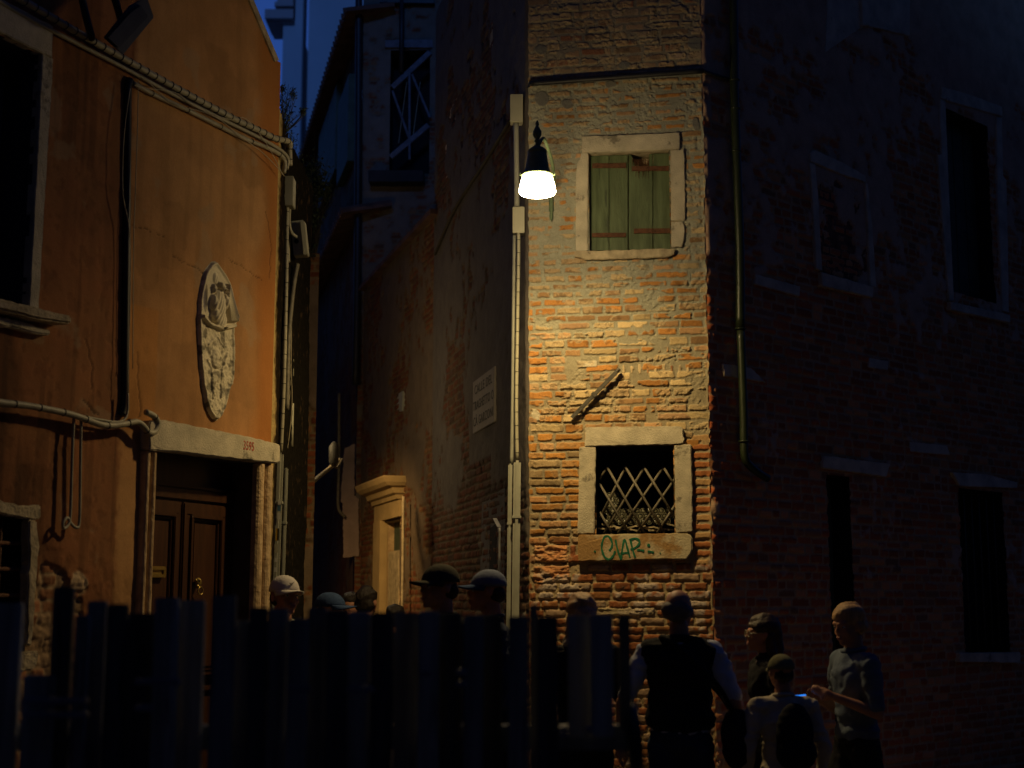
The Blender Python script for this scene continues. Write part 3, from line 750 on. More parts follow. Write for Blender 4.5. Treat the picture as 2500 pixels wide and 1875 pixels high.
wt = slab('wall_plate', WR, [(2096, -30), (2215, 0), (2215, 90), (2096, 62)], -.02, .03, SN, tower, seed=77); wt['label'] = 'pale stone panel at the top of the dark wall'
for pp in ([(2092, -30), (2110, -20), (2112, 66), (2094, 66)],):
    slab('stone_block', WR, pp, .0, .05, SN, tower, seed=78)

# ---- shuttered doorway in the alley side of the brick house
dr = slab('door', WA, [(1236, 1190), (1180, 1222), (1170, 1560), (1236, 1500)], -.02, .012, mat('grey_render', (.13, .12, .12), .9, .2, 5, .4, 40), tower, seed=80); dr['label'] = 'grey rendered doorway in the alley wall'
slab('door_leaf', WA, [(1216, 1275), (1200, 1290), (1196, 1560), (1216, 1540)], .0, .016, M['dark'], dr, seed=81, jit=.0005)
br_ = empty('rod_bracket', WA.px(1220, 1470), 'thin upright rod with a slanting cap beside the wide conduit in the alley', 'rod')
m = MB(); m.tube([WA.px(1220, 1288, .10), WA.px(1219, 1370, .10), WA.px(1216, 1475, .10)], .010, 8); m.build('rod', M['rail'], br_, smooth=True)
m = MB(); m.box((WA.px(1206, 1262, .10)+WA.px(1221, 1290, .10))/2, .035, .02, .2, uz=(WA.px(1206, 1262, .10)-WA.px(1221, 1290, .10)).normalized()); m.build('cap', M['rail'], br_, bevel=.003)
m = MB(); m.box(WA.px(1212, 1480, .10), .10, .06, .04); m.build('foot', M['conduit'], br_, bevel=.003)
# long thin cable running down the alley wall
pipe('cable', [WA.px(1244, 296, .03), WA.px(1180, 400, .04), WA.px(1110, 510, .04), WA.px(1062, 620, .04)], .018, M['stem'], 'sagging dark cable running along the upper alley wall from the box', 'cable')

# ================================================================== ORANGE HOUSE
house = empty('orange_house', (CL[0], CL[1], 0), 'orange stucco house with a panelled wooden door on the left', 'building')
DRr = rect(WL, (345, 1105), (655, 1300)); DRr = (.045+.0, WL.uv(345, 1110)[0], 0, WL.uv(500, 1118)[1])
DR = (WL.uv(624, 1200)[0], WL.uv(350, 1200)[0]-.0, 0.0, WL.uv(500, 1110)[1])
LW1 = rect(WL, (85, 120), (-260, 760)); LW1 = (WL.uv(80, 400)[0], 3.6, WL.uv(60, 760)[1], WL.uv(85, 128)[1])
LW2 = (WL.uv(70, 1400)[0], 3.3, WL.uv(60, 1590)[1], WL.uv(60, 1265)[1])
LS = 4.6; LZ = 7.4
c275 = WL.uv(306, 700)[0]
def dist_poly(S, Z, pts):
    d = np.full(S.shape, 9.)
    for (a, b) in zip(pts[:-1], pts[1:]):
        ax, az_ = a; bx, bz = b; vx, vz = bx-ax, bz-az_; L = vx*vx+vz*vz
        t = np.clip(((S-ax)*vx+(Z-az_)*vz)/L, 0, 1); d = np.minimum(d, np.hypot(S-ax-t*vx, Z-az_-t*vz))
    return d
def crack(pts, seed):
    rg = random.Random(seed); P = [WL.uv(*p) for p in pts]; out = []
    for a, b in zip(P[:-1], P[1:]):
        for j in range(7):
            t = j/7; out.append((a[0]+(b[0]-a[0])*t+rg.uniform(-.008, .008), a[1]+(b[1]-a[1])*t+rg.uniform(-.010, .010)))
    out.append(P[-1]); return out
CR = [crack(p, i) for i, p in enumerate(([(325, 552), (350, 560), (375, 566), (400, 578)], [(420, 622), (450, 640), (485, 655), (497, 668)], [(560, 635), (590, 650), (620, 672), (640, 685)],
      [(335, 860), (338, 940), (345, 1000), (340, 1020)], [(200, 975), (215, 985), (228, 1005), (240, 1012)], [(210, 830), (225, 890), (223, 950)], [(680, 720), (655, 760), (640, 860)][:0] or [(648, 520), (662, 600), (658, 680)]))]
def left_fn(S, Z):
    n1 = fbm(S, Z, .9, 5, 1); n2 = fbm(S, Z, .14, 4, 2); n3 = fbm(S, Z, .035, 3, 3); n4 = fbm(S*3, Z*.5, .5, 4, 4)
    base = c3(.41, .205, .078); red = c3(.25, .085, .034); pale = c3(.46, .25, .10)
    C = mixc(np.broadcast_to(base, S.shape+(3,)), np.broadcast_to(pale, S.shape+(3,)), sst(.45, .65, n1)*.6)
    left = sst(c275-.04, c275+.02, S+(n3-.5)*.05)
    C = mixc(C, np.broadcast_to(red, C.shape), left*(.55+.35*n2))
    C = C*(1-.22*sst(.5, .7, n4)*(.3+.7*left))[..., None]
    C = C*(.80+.40*n2)[..., None]
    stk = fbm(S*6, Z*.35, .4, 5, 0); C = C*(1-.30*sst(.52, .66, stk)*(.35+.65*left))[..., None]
    C = mixc(C, np.broadcast_to(c3(.50, .20, .035), C.shape), sst(.02, .0, np.abs(S-WL.uv(345, 900)[0])-.14)*sst(.02, .0, np.abs(Z-WL.uv(345, 900)[1])-.38)*.45)
    pt = sst(.56, .60, fbm(S, Z, .6, 5, 3)); C = C*(1-.16*pt)[..., None]; C = mixc(C, np.broadcast_to(c3(.34, .24, .14), C.shape), sst(.66, .72, fbm(S, Z, .25, 5, 2))*.4)
    # orange damp band down the right edge, darker streaks
    band = sst(.26+.1*n2, .12, S+(n1-.5)*.25)*sst(1.2, 2.0, Z)
    C = mixc(C, np.broadcast_to(c3(.36, .13, .025), C.shape), band*.8)
    low = sst(2.25, 1.4, Z+(n1-.5)*1.2)
    C = C*(1-.25*low*sst(.45, .6, n2))[..., None]
    # grime under the left window and above it
    C = C*(1-.35*sst(2.1, 2.5, S)*sst(.4, .6, n4))[..., None]
    H = (n1-.5)*.02+(n2-.5)*.006+(n3-.5)*.0015+low*((n2-.5)*.02+(n3-.5)*.006)
    # fallen stucco showing brick, low on the left
    s0, z0 = WL.uv(150, 1440); s1, z1 = WL.uv(100, 1560)
    def blob(px, py, a, b):
        s, z = WL.uv(px, py); return sst(1.25, .95, np.hypot((S-s)/a, (Z-z)/b)+(n2-.5)*1.3)
    peel = np.maximum.reduce([blob(110, 1600, .22, .40), blob(195, 1425, .07, .07), blob(120, 1400, .08, .05), blob(190, 1490, .04, .10), blob(60, 1760, .25, .2)])
    D, A = brick_field(S, Z, 9, .07, (.1, .24), .010)
    bc = np.where((A[..., 0] < .5)[..., None], c3(.34, .15, .07), c3(.34, .22, .12))*(.7+.5*A[..., 1])[..., None]
    bc = mixc(np.broadcast_to(c3(.33, .22, .12), C.shape)*(.7+.6*n3)[..., None], bc, sst(0, .01, D))
    stn = blob(195, 1420, .075, .055); bc = mixc(bc, np.broadcast_to(c3(.46, .33, .20), C.shape), stn)
    C = mixc(C, bc, peel)
    H = H - peel*.020 + peel*sst(0, .01, D)*.006+peel*(n3-.5)*.014+peel*(n2-.5)*.02 + stn*.02
    for i, cr in enumerate(CR):
        d = dist_poly(S, Z, cr); w = .004 if i < 3 else .007
        k = sst(w, w*.3, d); C = C*(1-.55*k)[..., None]; H = H-.006*k
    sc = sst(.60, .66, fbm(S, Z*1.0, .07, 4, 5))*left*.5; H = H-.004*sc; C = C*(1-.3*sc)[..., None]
    e = sst(0, .04, S)
    return H*e, C
vp = [WL.uv(678, 147), WL.uv(616, 0), WL.uv(590, -60)]
def left_keep(S, Z):
    k = np.ones(S.shape, bool)
    (sa, za), (sb, zb), (sc2, zc2) = vp
    zlim = za+(S-sa)*(zb-za)/(sb-sa)
    return (Z < np.maximum(zlim, za)) | (S > sc2+.2)
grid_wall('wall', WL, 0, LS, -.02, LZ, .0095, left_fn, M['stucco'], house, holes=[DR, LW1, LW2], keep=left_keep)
m = MB(); quadwall(m, WL, .02, vp[2][0]+.22, 0, vp[0][1]-.05, -.05, [(max(DR[0], .02), DR[1], DR[2], DR[3])]); quadwall(m, WL, vp[2][0]+.22, LS, 0, LZ, -.05, [(vp[2][0]+.22, DR[1], DR[2], DR[3]), LW1, LW2])
(sa, za), (sb, zb), _ = vp
m.pbox(WL, LS, LS+.1, 0, LZ, -3, 0)
m.add([WL.P(LS, 0, -.05), WL.P(LS, LZ, -.05), WL.P(LS, LZ, -4), WL.P(LS, 0, -4)], [(0, 1, 2, 3)])
m.build('wall_core', M['core'], house, recalc=False)
# verge coping along the cut gable
m = MB(); A_ = WL.P(0.0, za, 0); 
for (a, b) in (((sa, za), (sb, zb)), ((sb, zb), (sb+(sb-sa)*1.3, zb+(zb-za)*1.3))):
    v = [WL.P(a[0], a[1], .012), WL.P(b[0], b[1], .012), WL.P(b[0], b[1], -.4), WL.P(a[0], a[1], -.4)]
    w_ = [p+WL.u*(.05) + Vector((0, 0, -.03)) for p in v]
    m.add(v+w_, [(0, 1, 2, 3), (7, 6, 5, 4), (0, 4, 5, 1), (3, 2, 6, 7)])
m.build('verge', M['stone_d'], house)
# side wall of the pier, very dark brown, into the alley
ST = 1.12
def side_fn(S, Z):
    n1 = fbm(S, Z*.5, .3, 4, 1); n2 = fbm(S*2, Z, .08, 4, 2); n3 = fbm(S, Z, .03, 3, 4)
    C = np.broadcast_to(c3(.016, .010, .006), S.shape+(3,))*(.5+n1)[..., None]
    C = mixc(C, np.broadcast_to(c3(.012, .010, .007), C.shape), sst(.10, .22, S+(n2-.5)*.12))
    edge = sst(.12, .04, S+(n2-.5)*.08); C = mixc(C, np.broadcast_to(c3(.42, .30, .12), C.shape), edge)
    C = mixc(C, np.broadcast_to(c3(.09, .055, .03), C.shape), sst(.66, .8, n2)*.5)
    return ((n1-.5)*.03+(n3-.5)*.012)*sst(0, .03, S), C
ptop = [WS.uv(678, 262), WS.uv(700, 322), WS.uv(733, 395)]
def side_keep(S, Z):
    n = fbm(S, Z, .06, 3, 2); zz_ = np.interp(S, [0, ptop[1][0], ptop[2][0], ST+.5], [WL.uv(678, 147)[1]-.35, ptop[1][1], ptop[2][1], ptop[2][1]-.2])
    return Z < zz_+(n-.5)*.12
grid_wall('side_wall', WS, 0, ST, -.02, 6.0, .01, side_fn, mat_vc('dark_pier_wall', 1, .5, 60, .3, .03), house, keep=side_keep)
# window upper left
w = None
m = MB(); reveal(m, WL, LW1, -.30, 0); w = m.build('window', [mat('dim_reveal', (.035, .035, .05), .8, .2, 3, .1)], house, recalc=False); w['label'] = 'large upper window with a pale stone frame, cut by the left edge'
(sA, zA), (sB, zB) = WL.uv(107, 70), WL.uv(85, 128)
slab('frame', WL, [(LW1[0], LW1[2]), (LW1[0], LW1[3]), (LW1[0]-(sB-sA)*1.0-.03, LW1[3]), (LW1[0]-.075, LW1[2])], -.03, .03, M['stone'], w, px=False, seed=90)
slab('lintel', WL, [(LW1[0]-.075, LW1[3]), (LW1[0]-.075, LW1[3]+.19), (3.9, LW1[3]+.19), (3.9, LW1[3])], -.03, .035, M['stone'], w, px=False, seed=91)
slab('sill', WL, [(136, 776), (135, 796), (60, 785), (-120, 740), (-120, 715), (60, 757)], -.03, .12, M['stone_d'], w, seed=92, bev=.012)
slab('sill_moulding', WL, [(108, 808), (107, 820), (60, 811), (-120, 775), (-120, 750), (60, 792)], -.03, .05, M['stone'], w, seed=93, bev=.008, jit=.005)
m = MB(); m.pbox(WL, LW1[0]+.02, 3.5, LW1[2]+.02, LW1[3]-.02, -.26, -.22); m.build('shutter', mat('blue_grey_shutter', (.05, .055, .08), .7, .2, 4, .2), w, bevel=.003)
# low barred window
m = MB(); reveal(m, WL, LW2, -.25, 0); w = m.build('window', [M['dark']], house, recalc=False); w['label'] = 'low barred window with a crumbling stone frame'
slab('frame', WL, [(62, 1268), (82, 1272), (84, 1330), (78, 1420), (72, 1520), (66, 1578), (54, 1570), (58, 1400)], -.03, .035, M['stone_d'], w, seed=95, jit=.008, bev=.008)
slab('lintel', WL, [(90, 1236), (92, 1268), (60, 1266), (-60, 1250), (-60, 1205), (40, 1234)], -.03, .03, M['stone_d'], w, seed=96, jit=.008, bev=.008)
slab('sill', WL, [(78, 1592), (76, 1625), (50, 1640), (-60, 1625), (-60, 1590)], -.03, .05, M['stone_d'], w, seed=97, jit=.01, bev=.01)
for y in (1325, 1388, 1452, 1515):
    s, z = WL.uv(46, y); m = MB(); m.tube([WL.P(LW2[0]-.02, z, -.03), WL.P(3.3, z-.02, -.03)], .011, 8, False); m.build('grille_bar', M['rust'], w, smooth=True)
for s in (LW2[0]+.18, LW2[0]+.36): m = MB(); m.tube([WL.P(s, LW2[2], -.045), WL.P(s, LW2[3], -.045)], .011, 8, False); m.build('grille_bar', M['rust'], w, smooth=True)
# the door
fr = MB(); reveal(fr, WL, DR, -.34, -.0)
df = fr.build('door_frame', [mat('door_reveal', (.07, .05, .045), .85, .3, 8, .3, 50)], house, recalc=False)
slab('lintel', WL, [(342, 1040), (346, 1028), (376, 1026), (500, 1050), (600, 1070), (664, 1086), (664, 1128), (655, 1132), (560, 1122), (400, 1104), (344, 1100)], -.03, .07, M['stone'], df, seed=100, bev=.008)
num = text_on('house_number', '3595', WL, (WL.uv(568, 1090)[0]+WL.uv(603, 1090)[0])/2, WL.uv(586, 1091)[1], .085, .0725, M['paint_r'], df, -1, .72)
def jamb(name, x0, x1, yt, seed, inner):
    s0, s1 = sorted((WL.uv(x0, yt)[0], WL.uv(x1, yt)[0])); zt_ = WL.uv((x0+x1)/2, yt)[1]; w_ = s1-s0
    e = []
    m = MB()
    for k, (f0, f1, d) in enumerate(((0, .44, .06), (.44, .54, .03), (.54, 1, .06))):
        if inner: f0, f1 = 1-f1, 1-f0
        rr_ = (f1-f0)*w_/2; cs = s0+(f0+f1)/2*w_
        N = 9; zs = np.linspace(0, zt_, 40)
        vs = []; fs = []
        for i, z in enumerate(zs):
            for j in range(N):
                a = math.pi*j/(N-1); jt = rnd.uniform(-.0015, .0015)
                vs.append(WL.P(cs-math.cos(a)*rr_, z, -.01+(d+jt)*(math.sin(a)**.6)))
        for i in range(len(zs)-1):
            for j in range(N-1): fs.append((i*N+j, i*N+j+1, (i+1)*N+j+1, (i+1)*N+j))
        m.add(vs, fs)
    return m.build(name, M['stone_j'], df, smooth=False)
M['stone_j'] = mat('pitted_jamb_stone', (.46, .30, .15), .9, .3, 14, .8, 45, col2=(.58, .42, .24))
jamb('jamb', 620, 657, 1135, 1, False); jamb('jamb', 343, 372, 1104, 2, True)
DW = WL.off(-.20)
dr2 = empty('tmp', (0, 0, 0), None, None); bpy.data.objects.remove(dr2)
s0, s1 = DR[0], DR[1]; zt_ = DR[3]
m = MB(); m.pbox(DW, s0, s1+.2, 0, zt_, -.06, 0)
door = m.build('door', M['wood'], house, bevel=.004); door['label'] = 'dark varnished panelled double door'
def frame_ring(m, pl, a, b, c, d, w, d0, d1):
    m.pbox(pl, a, b, c, c+w, d0, d1); m.pbox(pl, a, b, d-w, d, d0, d1); m.pbox(pl, a, a+w, c+w, d-w, d0, d1); m.pbox(pl, b-w, b, c+w, d-w, d0, d1)
# transom rail and casing
zdt = DW.uv(500, 1232)[1]; sR = DW.uv(548, 1300)[0]; sM = DW.uv(437, 1300)[0]; sL = sM+(sM-sR)*1.0
m = MB(); m.pbox(DW, s0, s1+.1, zdt+.015, zdt+.09, 0, .035); m.pbox(DW, s0, sR-.02, 0, zdt, 0, .03); m.build('casing', M['wood'], door, bevel=.006)
m = MB(); m.pbox(DW, s0, s1+.1, zdt+.09, zdt+.11, 0, .055); m.build('moulding', M['wood'], door, bevel=.006)
for (a, b) in ((sR, sM-.006), (sM+.006, sL)):
    m = MB(); frame_ring(m, DW, a, b, .02, zdt, .075, .004, .030)
    lf = m.build('door_leaf', M['wood'], door, bevel=.008)
    for (c, d) in ((1.15, zdt-.075), (.12, 1.08)):
        m = MB(); frame_ring(m, DW, a+.075, b-.075, c, d, .022, .0, .045); frame_ring(m, DW, a+.105, b-.105, c+.03, d-.03, .012, .0, .026)
        m.pbox(DW, a+.13, b-.13, c+.055, d-.055, 0, .02); m.build('panel', M['wood'], door, bevel=.005)
m = MB(); m.pbox(DW, sM-.022, sM+.022, .02, zdt, .02, .05); m.build('astragal', M['wood'], door, bevel=.01)
r_ = rect(DW, (352, 1382), (389, 1411)); m = MB(); frame_ring(m, DW, r_[0], r_[1], r_[2], r_[3], .022, .02, .05); m.pbox(DW, r_[0]+.01, r_[1]-.01, r_[2]+.01, r_[3]-.01, .02, .038); m.build('letter_slot', M['brass'], door, bevel=.003)
kc = DW.px(484, 1422, .05); m = MB(); m.ellipsoid(kc, (.022, .03, .032)); m.ellipsoid(kc+Vector((0, -.01, -.025)), (.014, .022, .014)); m.ellipsoid(kc+Vector((.012, -.018, .012)), (.009, .009, .012)); m.ellipsoid(kc+Vector((-.012, -.018, .012)), (.009, .009, .012))
m.torus(kc+WL.n*.02+Vector((0, 0, -.055)), WL.n, .026, .005, 16, 6); m.build('knocker', M['brass'], door, smooth=True)

# carved relief set in the wall: a winged figure above, worn arms below
RLF = [(525, 640), (541, 663), (559, 696), (570, 747), (573, 785), (567, 802), (568, 848), (568, 886), (565, 931), (556, 954), (549, 982), (539, 1012), (526, 1025), (513, 1015), (501, 987), (491, 936), (486, 886), (482, 822), (482, 772), (486, 721), (498, 668), (513, 645)]
rp = [WL.uv(*p) for p in RLF]
rs0, rs1 = min(p[0] for p in rp)-.02, max(p[0] for p in rp)+.02; rz0, rz1 = min(p[1] for p in rp)-.02, max(p[1] for p in rp)+.02
def sdpoly(S, Z, pts):
    d = dist_poly(S, Z, pts+[pts[0]]); ins = np.zeros(S.shape, bool); n = len(pts)
    for i in range(n):
        (x0, y0), (x1, y1) = pts[i], pts[(i+1) % n]
        c = ((y0 > Z) != (y1 > Z)) & (S < (x1-x0)*(Z-y0)/((y1-y0) if abs(y1-y0) > 1e-9 else 1e-9)+x0); ins ^= c
    return np.where(ins, d, -d)
rpc = [tuple(p) for p in catmull([Vector((p[0], p[1], 0)) for p in rp+[rp[0]]], 5)]; rpc = [(p[0], p[1]) for p in rpc[:-1]]
_ru = lambda x, y: WL.uv(440+x/3.95, 620+y/3.95)
def relief_fn(S, Z):
    n2 = fbm(S, Z, .06, 4, 2); n3 = fbm(S, Z, .018, 3, 3)
    sd = sdpoly(S, Z, rpc)+(n2-.5)*.012
    H = .016*sst(-.004, .006, sd)+.010*sst(.03, .012, sd)*sst(0, .01, sd)
    sx, sz = WL.u, 0
    def el(x, y, a, b, h, p=1.0):
        s, z = _ru(x, y); q = np.hypot((S-s)/a, (Z-z)/b); return h*np.clip(1-q*q, 0, 1)**.5*p
    up = _ru(340, 700)[1]
    upper = sst(up-.006, up+.01, Z + .1*np.abs(S-_ru(350, 0)[0]))
    F = np.zeros(S.shape)
    F = np.maximum(F, el(320, 240, .030, .042, .012))               # halo
    F = np.maximum(F, el(365, 325, .021, .036, .040))               # head
    F = np.maximum(F, el(372, 350, .007, .014, .052))
    F = np.maximum(F, el(345, 300, .014, .020, .044)); F = np.maximum(F, el(295, 335, .017, .034, .028))
    F = np.maximum(F, el(345, 520, .062, .120, .040)); F = np.maximum(F, el(360, 640, .060, .08, .034))
    F = np.maximum(F, el(285, 480, .028, .065, .046)); F = np.maximum(F, el(300, 590, .035, .05, .046)); F = np.maximum(F, el(400, 470, .020, .06, .038))
    folds = (np.sin((S*1.0+Z*.35)*260)*.5+.5)*.006*sst(.0, .02, F)
    for k in range(7):                                              # wing feathers
        x0, y0 = 425-k*2, 300+k*26; x1, y1 = 520-k*13, 650
        a, b = _ru(x0, y0), _ru(x1, y1); d = dist_poly(S, Z, [a, b]); F = np.maximum(F, .036*sst(.010, .002, d))
    F = np.where(upper > .5, F+folds*(dist_poly(S, Z, [_ru(440, 300), _ru(480, 650)]) > .03), 0)
    hollow = el(225, 430, .022, .10, .014)*(upper > .5)
    lowm = 1-upper
    L = (fbm(S, Z, .035, 4, 1)-.5)*.020+el(330, 1010, .06, .07, .024)+el(330, 1200, .05, .06, .016)
    d = dist_poly(S, Z, [_ru(255, 870), _ru(330, 790), _ru(395, 900)]); L = L+.012*sst(.012, .003, d)
    d = dist_poly(S, Z, [_ru(430, 960), _ru(380, 1120), _ru(370, 1380)]); L = L+.014*sst(.012, .003, d)
    d = dist_poly(S, Z, [_ru(240, 1020), _ru(280, 1100), _ru(300, 1390)]); L = L+.012*sst(.012, .003, d)
    ledge = dist_poly(S, Z, [_ru(180, 600), _ru(250, 680), _ru(370, 725), _ru(500, 695)])
    ins = sst(.012, .022, sd)
    H = H + ins*(F*upper + L*lowm*.8 - hollow) + .030*sst(.016, .006, ledge)*(Z > up-.2)*ins - .018*sst(.008, .002, ledge-.018)*ins*0
    H = H+(n3-.5)*.006*(.4+lowm)
    C = np.broadcast_to(c3(.60, .53, .38), S.shape+(3,))*(.85+.3*n2)[..., None]
    C = mixc(C, np.broadcast_to(c3(.20, .18, .19), C.shape), sst(.006, .012, hollow))
    wing = np.zeros(S.shape); a = dist_poly(S, Z, [_ru(430, 330), _ru(500, 620)]); wing = sst(.022, .012, a)*upper; C = mixc(C, np.broadcast_to(c3(.27, .24, .24), C.shape), wing*.7)
    grime = sst(.54, .66, fbm(S, Z, .05, 4, 4))*lowm; C = C*(1-.6*grime)[..., None]
    dirt = sst(.015, .0, sd)*(n2 > .55); C = C*(1-.35*dirt)[..., None]
    return H, C
_e = {}
def relief_keep(S, Z):
    n2 = fbm(S, Z, .06, 4, 2); return sdpoly(S, Z, rpc)+(n2-.5)*.012 > -.006
rel = empty('carved_relief', WL.P((rs0+rs1)/2, rz0), 'tall pointed oval stone relief of a winged figure on the orange wall', 'relief')
grid_wall('carving', WL, rs0, rs1, rz0, rz1, .004, relief_fn, M['relief'], rel, keep=relief_keep)

# ---- cables on the orange house
def L_(pts, d=.03): return [WL.px(x, y, d) for x, y in pts]
e = pipe('cable', L_([(-60, -60), (54, 0), (180, 74), (311, 148), (427, 213), (564, 286), (640, 322), (672, 338)], .05)+[WS.P(.06, WS.uv(690, 352)[1], .06), WS.P(.12, WS.uv(704, 385)[1], .05), WS.P(.14, WS.uv(708, 425)[1], .05)], .022, M['cable'], 'thick banded cable rising across the orange wall to the top left', 'cable', ties=40)
pipe('cable', L_([(-60, -34), (30, 22), (160, 92), (300, 164), (410, 224), (540, 290), (650, 345)], .035)+[WS.P(.08, WS.uv(690, 385)[1], .04), WS.P(.10, WS.uv(700, 428)[1], .04)], .013, M['cable'], 'thinner grey cable just below the banded one on the orange wall', 'cable')
pipe('conduit', L_([(325, 203), (376, 231), (456, 268), (528, 304), (597, 338), (664, 366)], .03)+[WS.P(.05, WS.uv(686, 392)[1], .03), WS.P(.06, WS.uv(692, 432)[1], .03)], .016, M['cable'], 'grey conduit slanting below the cables to the small box', 'conduit', ties=5, tier=.019)
for k, (pts, lb) in enumerate((([(327, 208), (360, 216), (428, 226), (480, 262), (560, 292), (600, 290), (650, 350), (690, 426)], 'loose pale wire drooping under the banded cable'),
        ([(345, 182), (420, 250), (520, 282), (590, 335), (640, 372), (680, 412), (694, 430)], 'second loose wire following the slanting conduit'),
        ([(338, 196), (336, 300), (330, 480), (326, 600), (324, 900)], 'thin pale wire hanging straight beside the black pipe'),
        ([(318, 215), (303, 330), (300, 470), (316, 560), (318, 700), (312, 960)], 'thin grey wire bowed across the black pipe'))):
    pipe('wire', L_(pts, .06), .0028, M['wire'], lb, 'wire', n=5)
pipe('drainpipe', L_([(318, 196), (312, 215), (311, 300), (309, 500), (307, 700), (305, 880), (304, 980), (298, 1014)], .012), .026, M['black'], 'black pipe running down the orange wall beside the relief', 'pipe')
m = MB()
cbl = pipe('cable', L_([(-60, 968), (0, 982), (72, 991), (145, 1005), (188, 1016), (253, 1038), (300, 1036), (333, 1030), (350, 1040), (363, 1056), (378, 1054), (386, 1034), (376, 1016), (356, 1006)], .07), .019, M['cable'], 'thick cable along the orange wall ending in a curl by the door lintel', 'cable', ties=9)
pipe('cable', L_([(-60, 980), (0, 990), (80, 996), (160, 1008), (240, 1024), (290, 1030), (310, 1012), (312, 960)], .055), .008, M['cable'], 'slim cable strapped to the thick one near the lintel', 'cable')
pipe('cable', L_([(180, 1020), (176, 1120), (172, 1250), (168, 1278), (156, 1290), (154, 1276), (164, 1264), (172, 1276), (186, 1288), (194, 1270), (196, 1150), (198, 1022)], .05), .009, M['cable'], 'hanging loop of cable below the thick one, left of the door', 'cable')
# floodlight at the top, seen from behind
fl = empty('floodlight', WL.px(310, 60, .3), 'dark floodlight on two arms at the top of the orange wall', 'floodlight')
q = [(358, -10), (376, 42), (300, 134), (252, 92), (315, 14)]
m = MB(); n_ = len(q); m.add([WL.px(x, y, .30) for x, y in q]+[WL.px(x, y, .24) for x, y in q], [tuple(range(n_)), tuple(range(n_, 2*n_))[::-1]]+[(i, n_+i, n_+(i+1) % n_, (i+1) % n_) for i in range(n_)])
FLM = mat('dark_lamp_metal', (.04, .042, .045), .5, .2, 8, .1, 40); m.build('housing', FLM, fl, bevel=.006)
q = [(343, 12), (362, 40), (290, 118), (262, 92), (318, 30)]
m = MB(); m.add([WL.px(x, y, .33) for x, y in q]+[WL.px(x, y, .30) for x, y in q], [tuple(range(n_)), tuple(range(n_, 2*n_))[::-1]]+[(i, n_+i, n_+(i+1) % n_, (i+1) % n_) for i in range(n_)]); m.build('back_plate', M['black'], fl, bevel=.004)
for pts in ([(195, -30), (210, 40), (224, 92)], [(272, -30), (290, 30), (300, 66)]):  # two dark strips built as bars, one left of the housing
    m = MB(); m.tube(L_(pts, .2)+[], .022, 8); m.build('dark_bar', M['black'], fl, smooth=True)
m = MB(); m.tube([WL.px(224, 92, .2), WL.px(224, 96, 0)], .018, 8, False); m.build('dark_bar', M['black'], fl, smooth=True)

# ---- boxes and pipes on the corner of the orange house
def S_(pts, d=.03): return [WS.px(x, y, d) for x, y in pts]
turned_box(682, 716, 430, 500, 10.22, .14, 'small pale box at the corner of the orange house, under the cable bend')
jb = empty('junction_box', at(732, 630, 10.55), 'tilted grey cable box with a round hole, on the corner of the orange house', 'junction box')
a, b = at(714, 540, 10.5), at(744, 630, 10.5); ax = Vector((-.12, 0, 1)).normalized(); ux_ = Vector((1, 0, .12)).normalized(); c = at(731, 584, 10.5)
m = MB(); m.box(c, .10, .10, .27, ux=ux_, uz=ax); m.build('box', M['conduit'], jb, bevel=.006)
m = MB(); m.box(c+Vector((.045, -.03, -.01)), .035, .10, .26, ux=ux_, uz=ax); m.build('lid', M['box'], jb, bevel=.004)
m = MB(); m.lathe(c+Vector((-.015, -.052, -.03)), [(.018, 0), (.018, .004)], 16, (0, -1, 0)); m.build('hole', M['dark'], jb)
pipe('cable', [at(701, 500, 10.3), at(700, 560, 10.3), at(699, 660, 10.28), at(696, 800, 10.25), at(692, 950, 10.2), at(685, 1102, 10.2)], .016, M['cable'], 'pale banded cable down the corner of the orange house', 'cable', ties=17)
pipe('cable', [at(694, 500, 10.32), at(694, 560, 10.3), at(702, 600, 10.3), at(704, 640, 10.3)], .014, M['cable'], 'short thick cable hanging from the small pale box', 'cable')
pipe('cable', [at(707, 500, 10.35), at(706, 545, 10.35), at(712, 568, 10.38), at(724, 578, 10.42)], .013, M['cable'], 'curved cable entering the round hole of the tilted box', 'cable')
pipe('conduit', [at(726, 645, 10.5), at(716, 700, 10.45), at(706, 800, 10.4), at(702, 900, 10.35), at(700, 1000, 10.3)], .019, M['grille'], 'grey tapering conduit slanting down from the tilted box', 'conduit')
pipe('conduit', [at(713, 848, 10.6), at(713, 918, 10.6)], .014, M['box'], 'short pale conduit high in the alley mouth', 'conduit')
pipe('conduit', [at(712, 985, 10.6), at(710, 1090, 10.6)], .018, M['box'], 'second short pale conduit lower in the alley mouth', 'conduit')
cd = cond_box(None, [at(683, 1104, 10.2), at(664, 1476, 10.2)+Vector((0, 0, -1.5))], .056, .05, M['conduit'], 'wide grey conduit with stickers at the corner of the orange house', (.14,))
for k, (x, y0, y1, mt, w) in enumerate(((682, 1222, 1232, 'white', .022), (681, 1234, 1248, 'blue', .022), (681, 1252, 1268, 'white', .022), (676, 1290, 1320, 'yellow', .02), (679, 1290, 1320, 'letters', .012), (674, 1328, 1350, 'box', .024), (674, 1362, 1372, 'white', .02), (673, 1385, 1396, 'white', .02))):
    a, b = at(x, y0, 10.168), at(x, y1, 10.168); m = MB(); m.box((a+b)/2, w, .002, (a-b).length); m.build('sticker', M[mt], cd)
cond_box(None, [at(699, 1142, 10.28), at(684, 1476, 10.28)+Vector((0, 0, -1.5))], .026, .03, M['conduit'], 'narrow grey conduit right of the stickered one', (.16,))
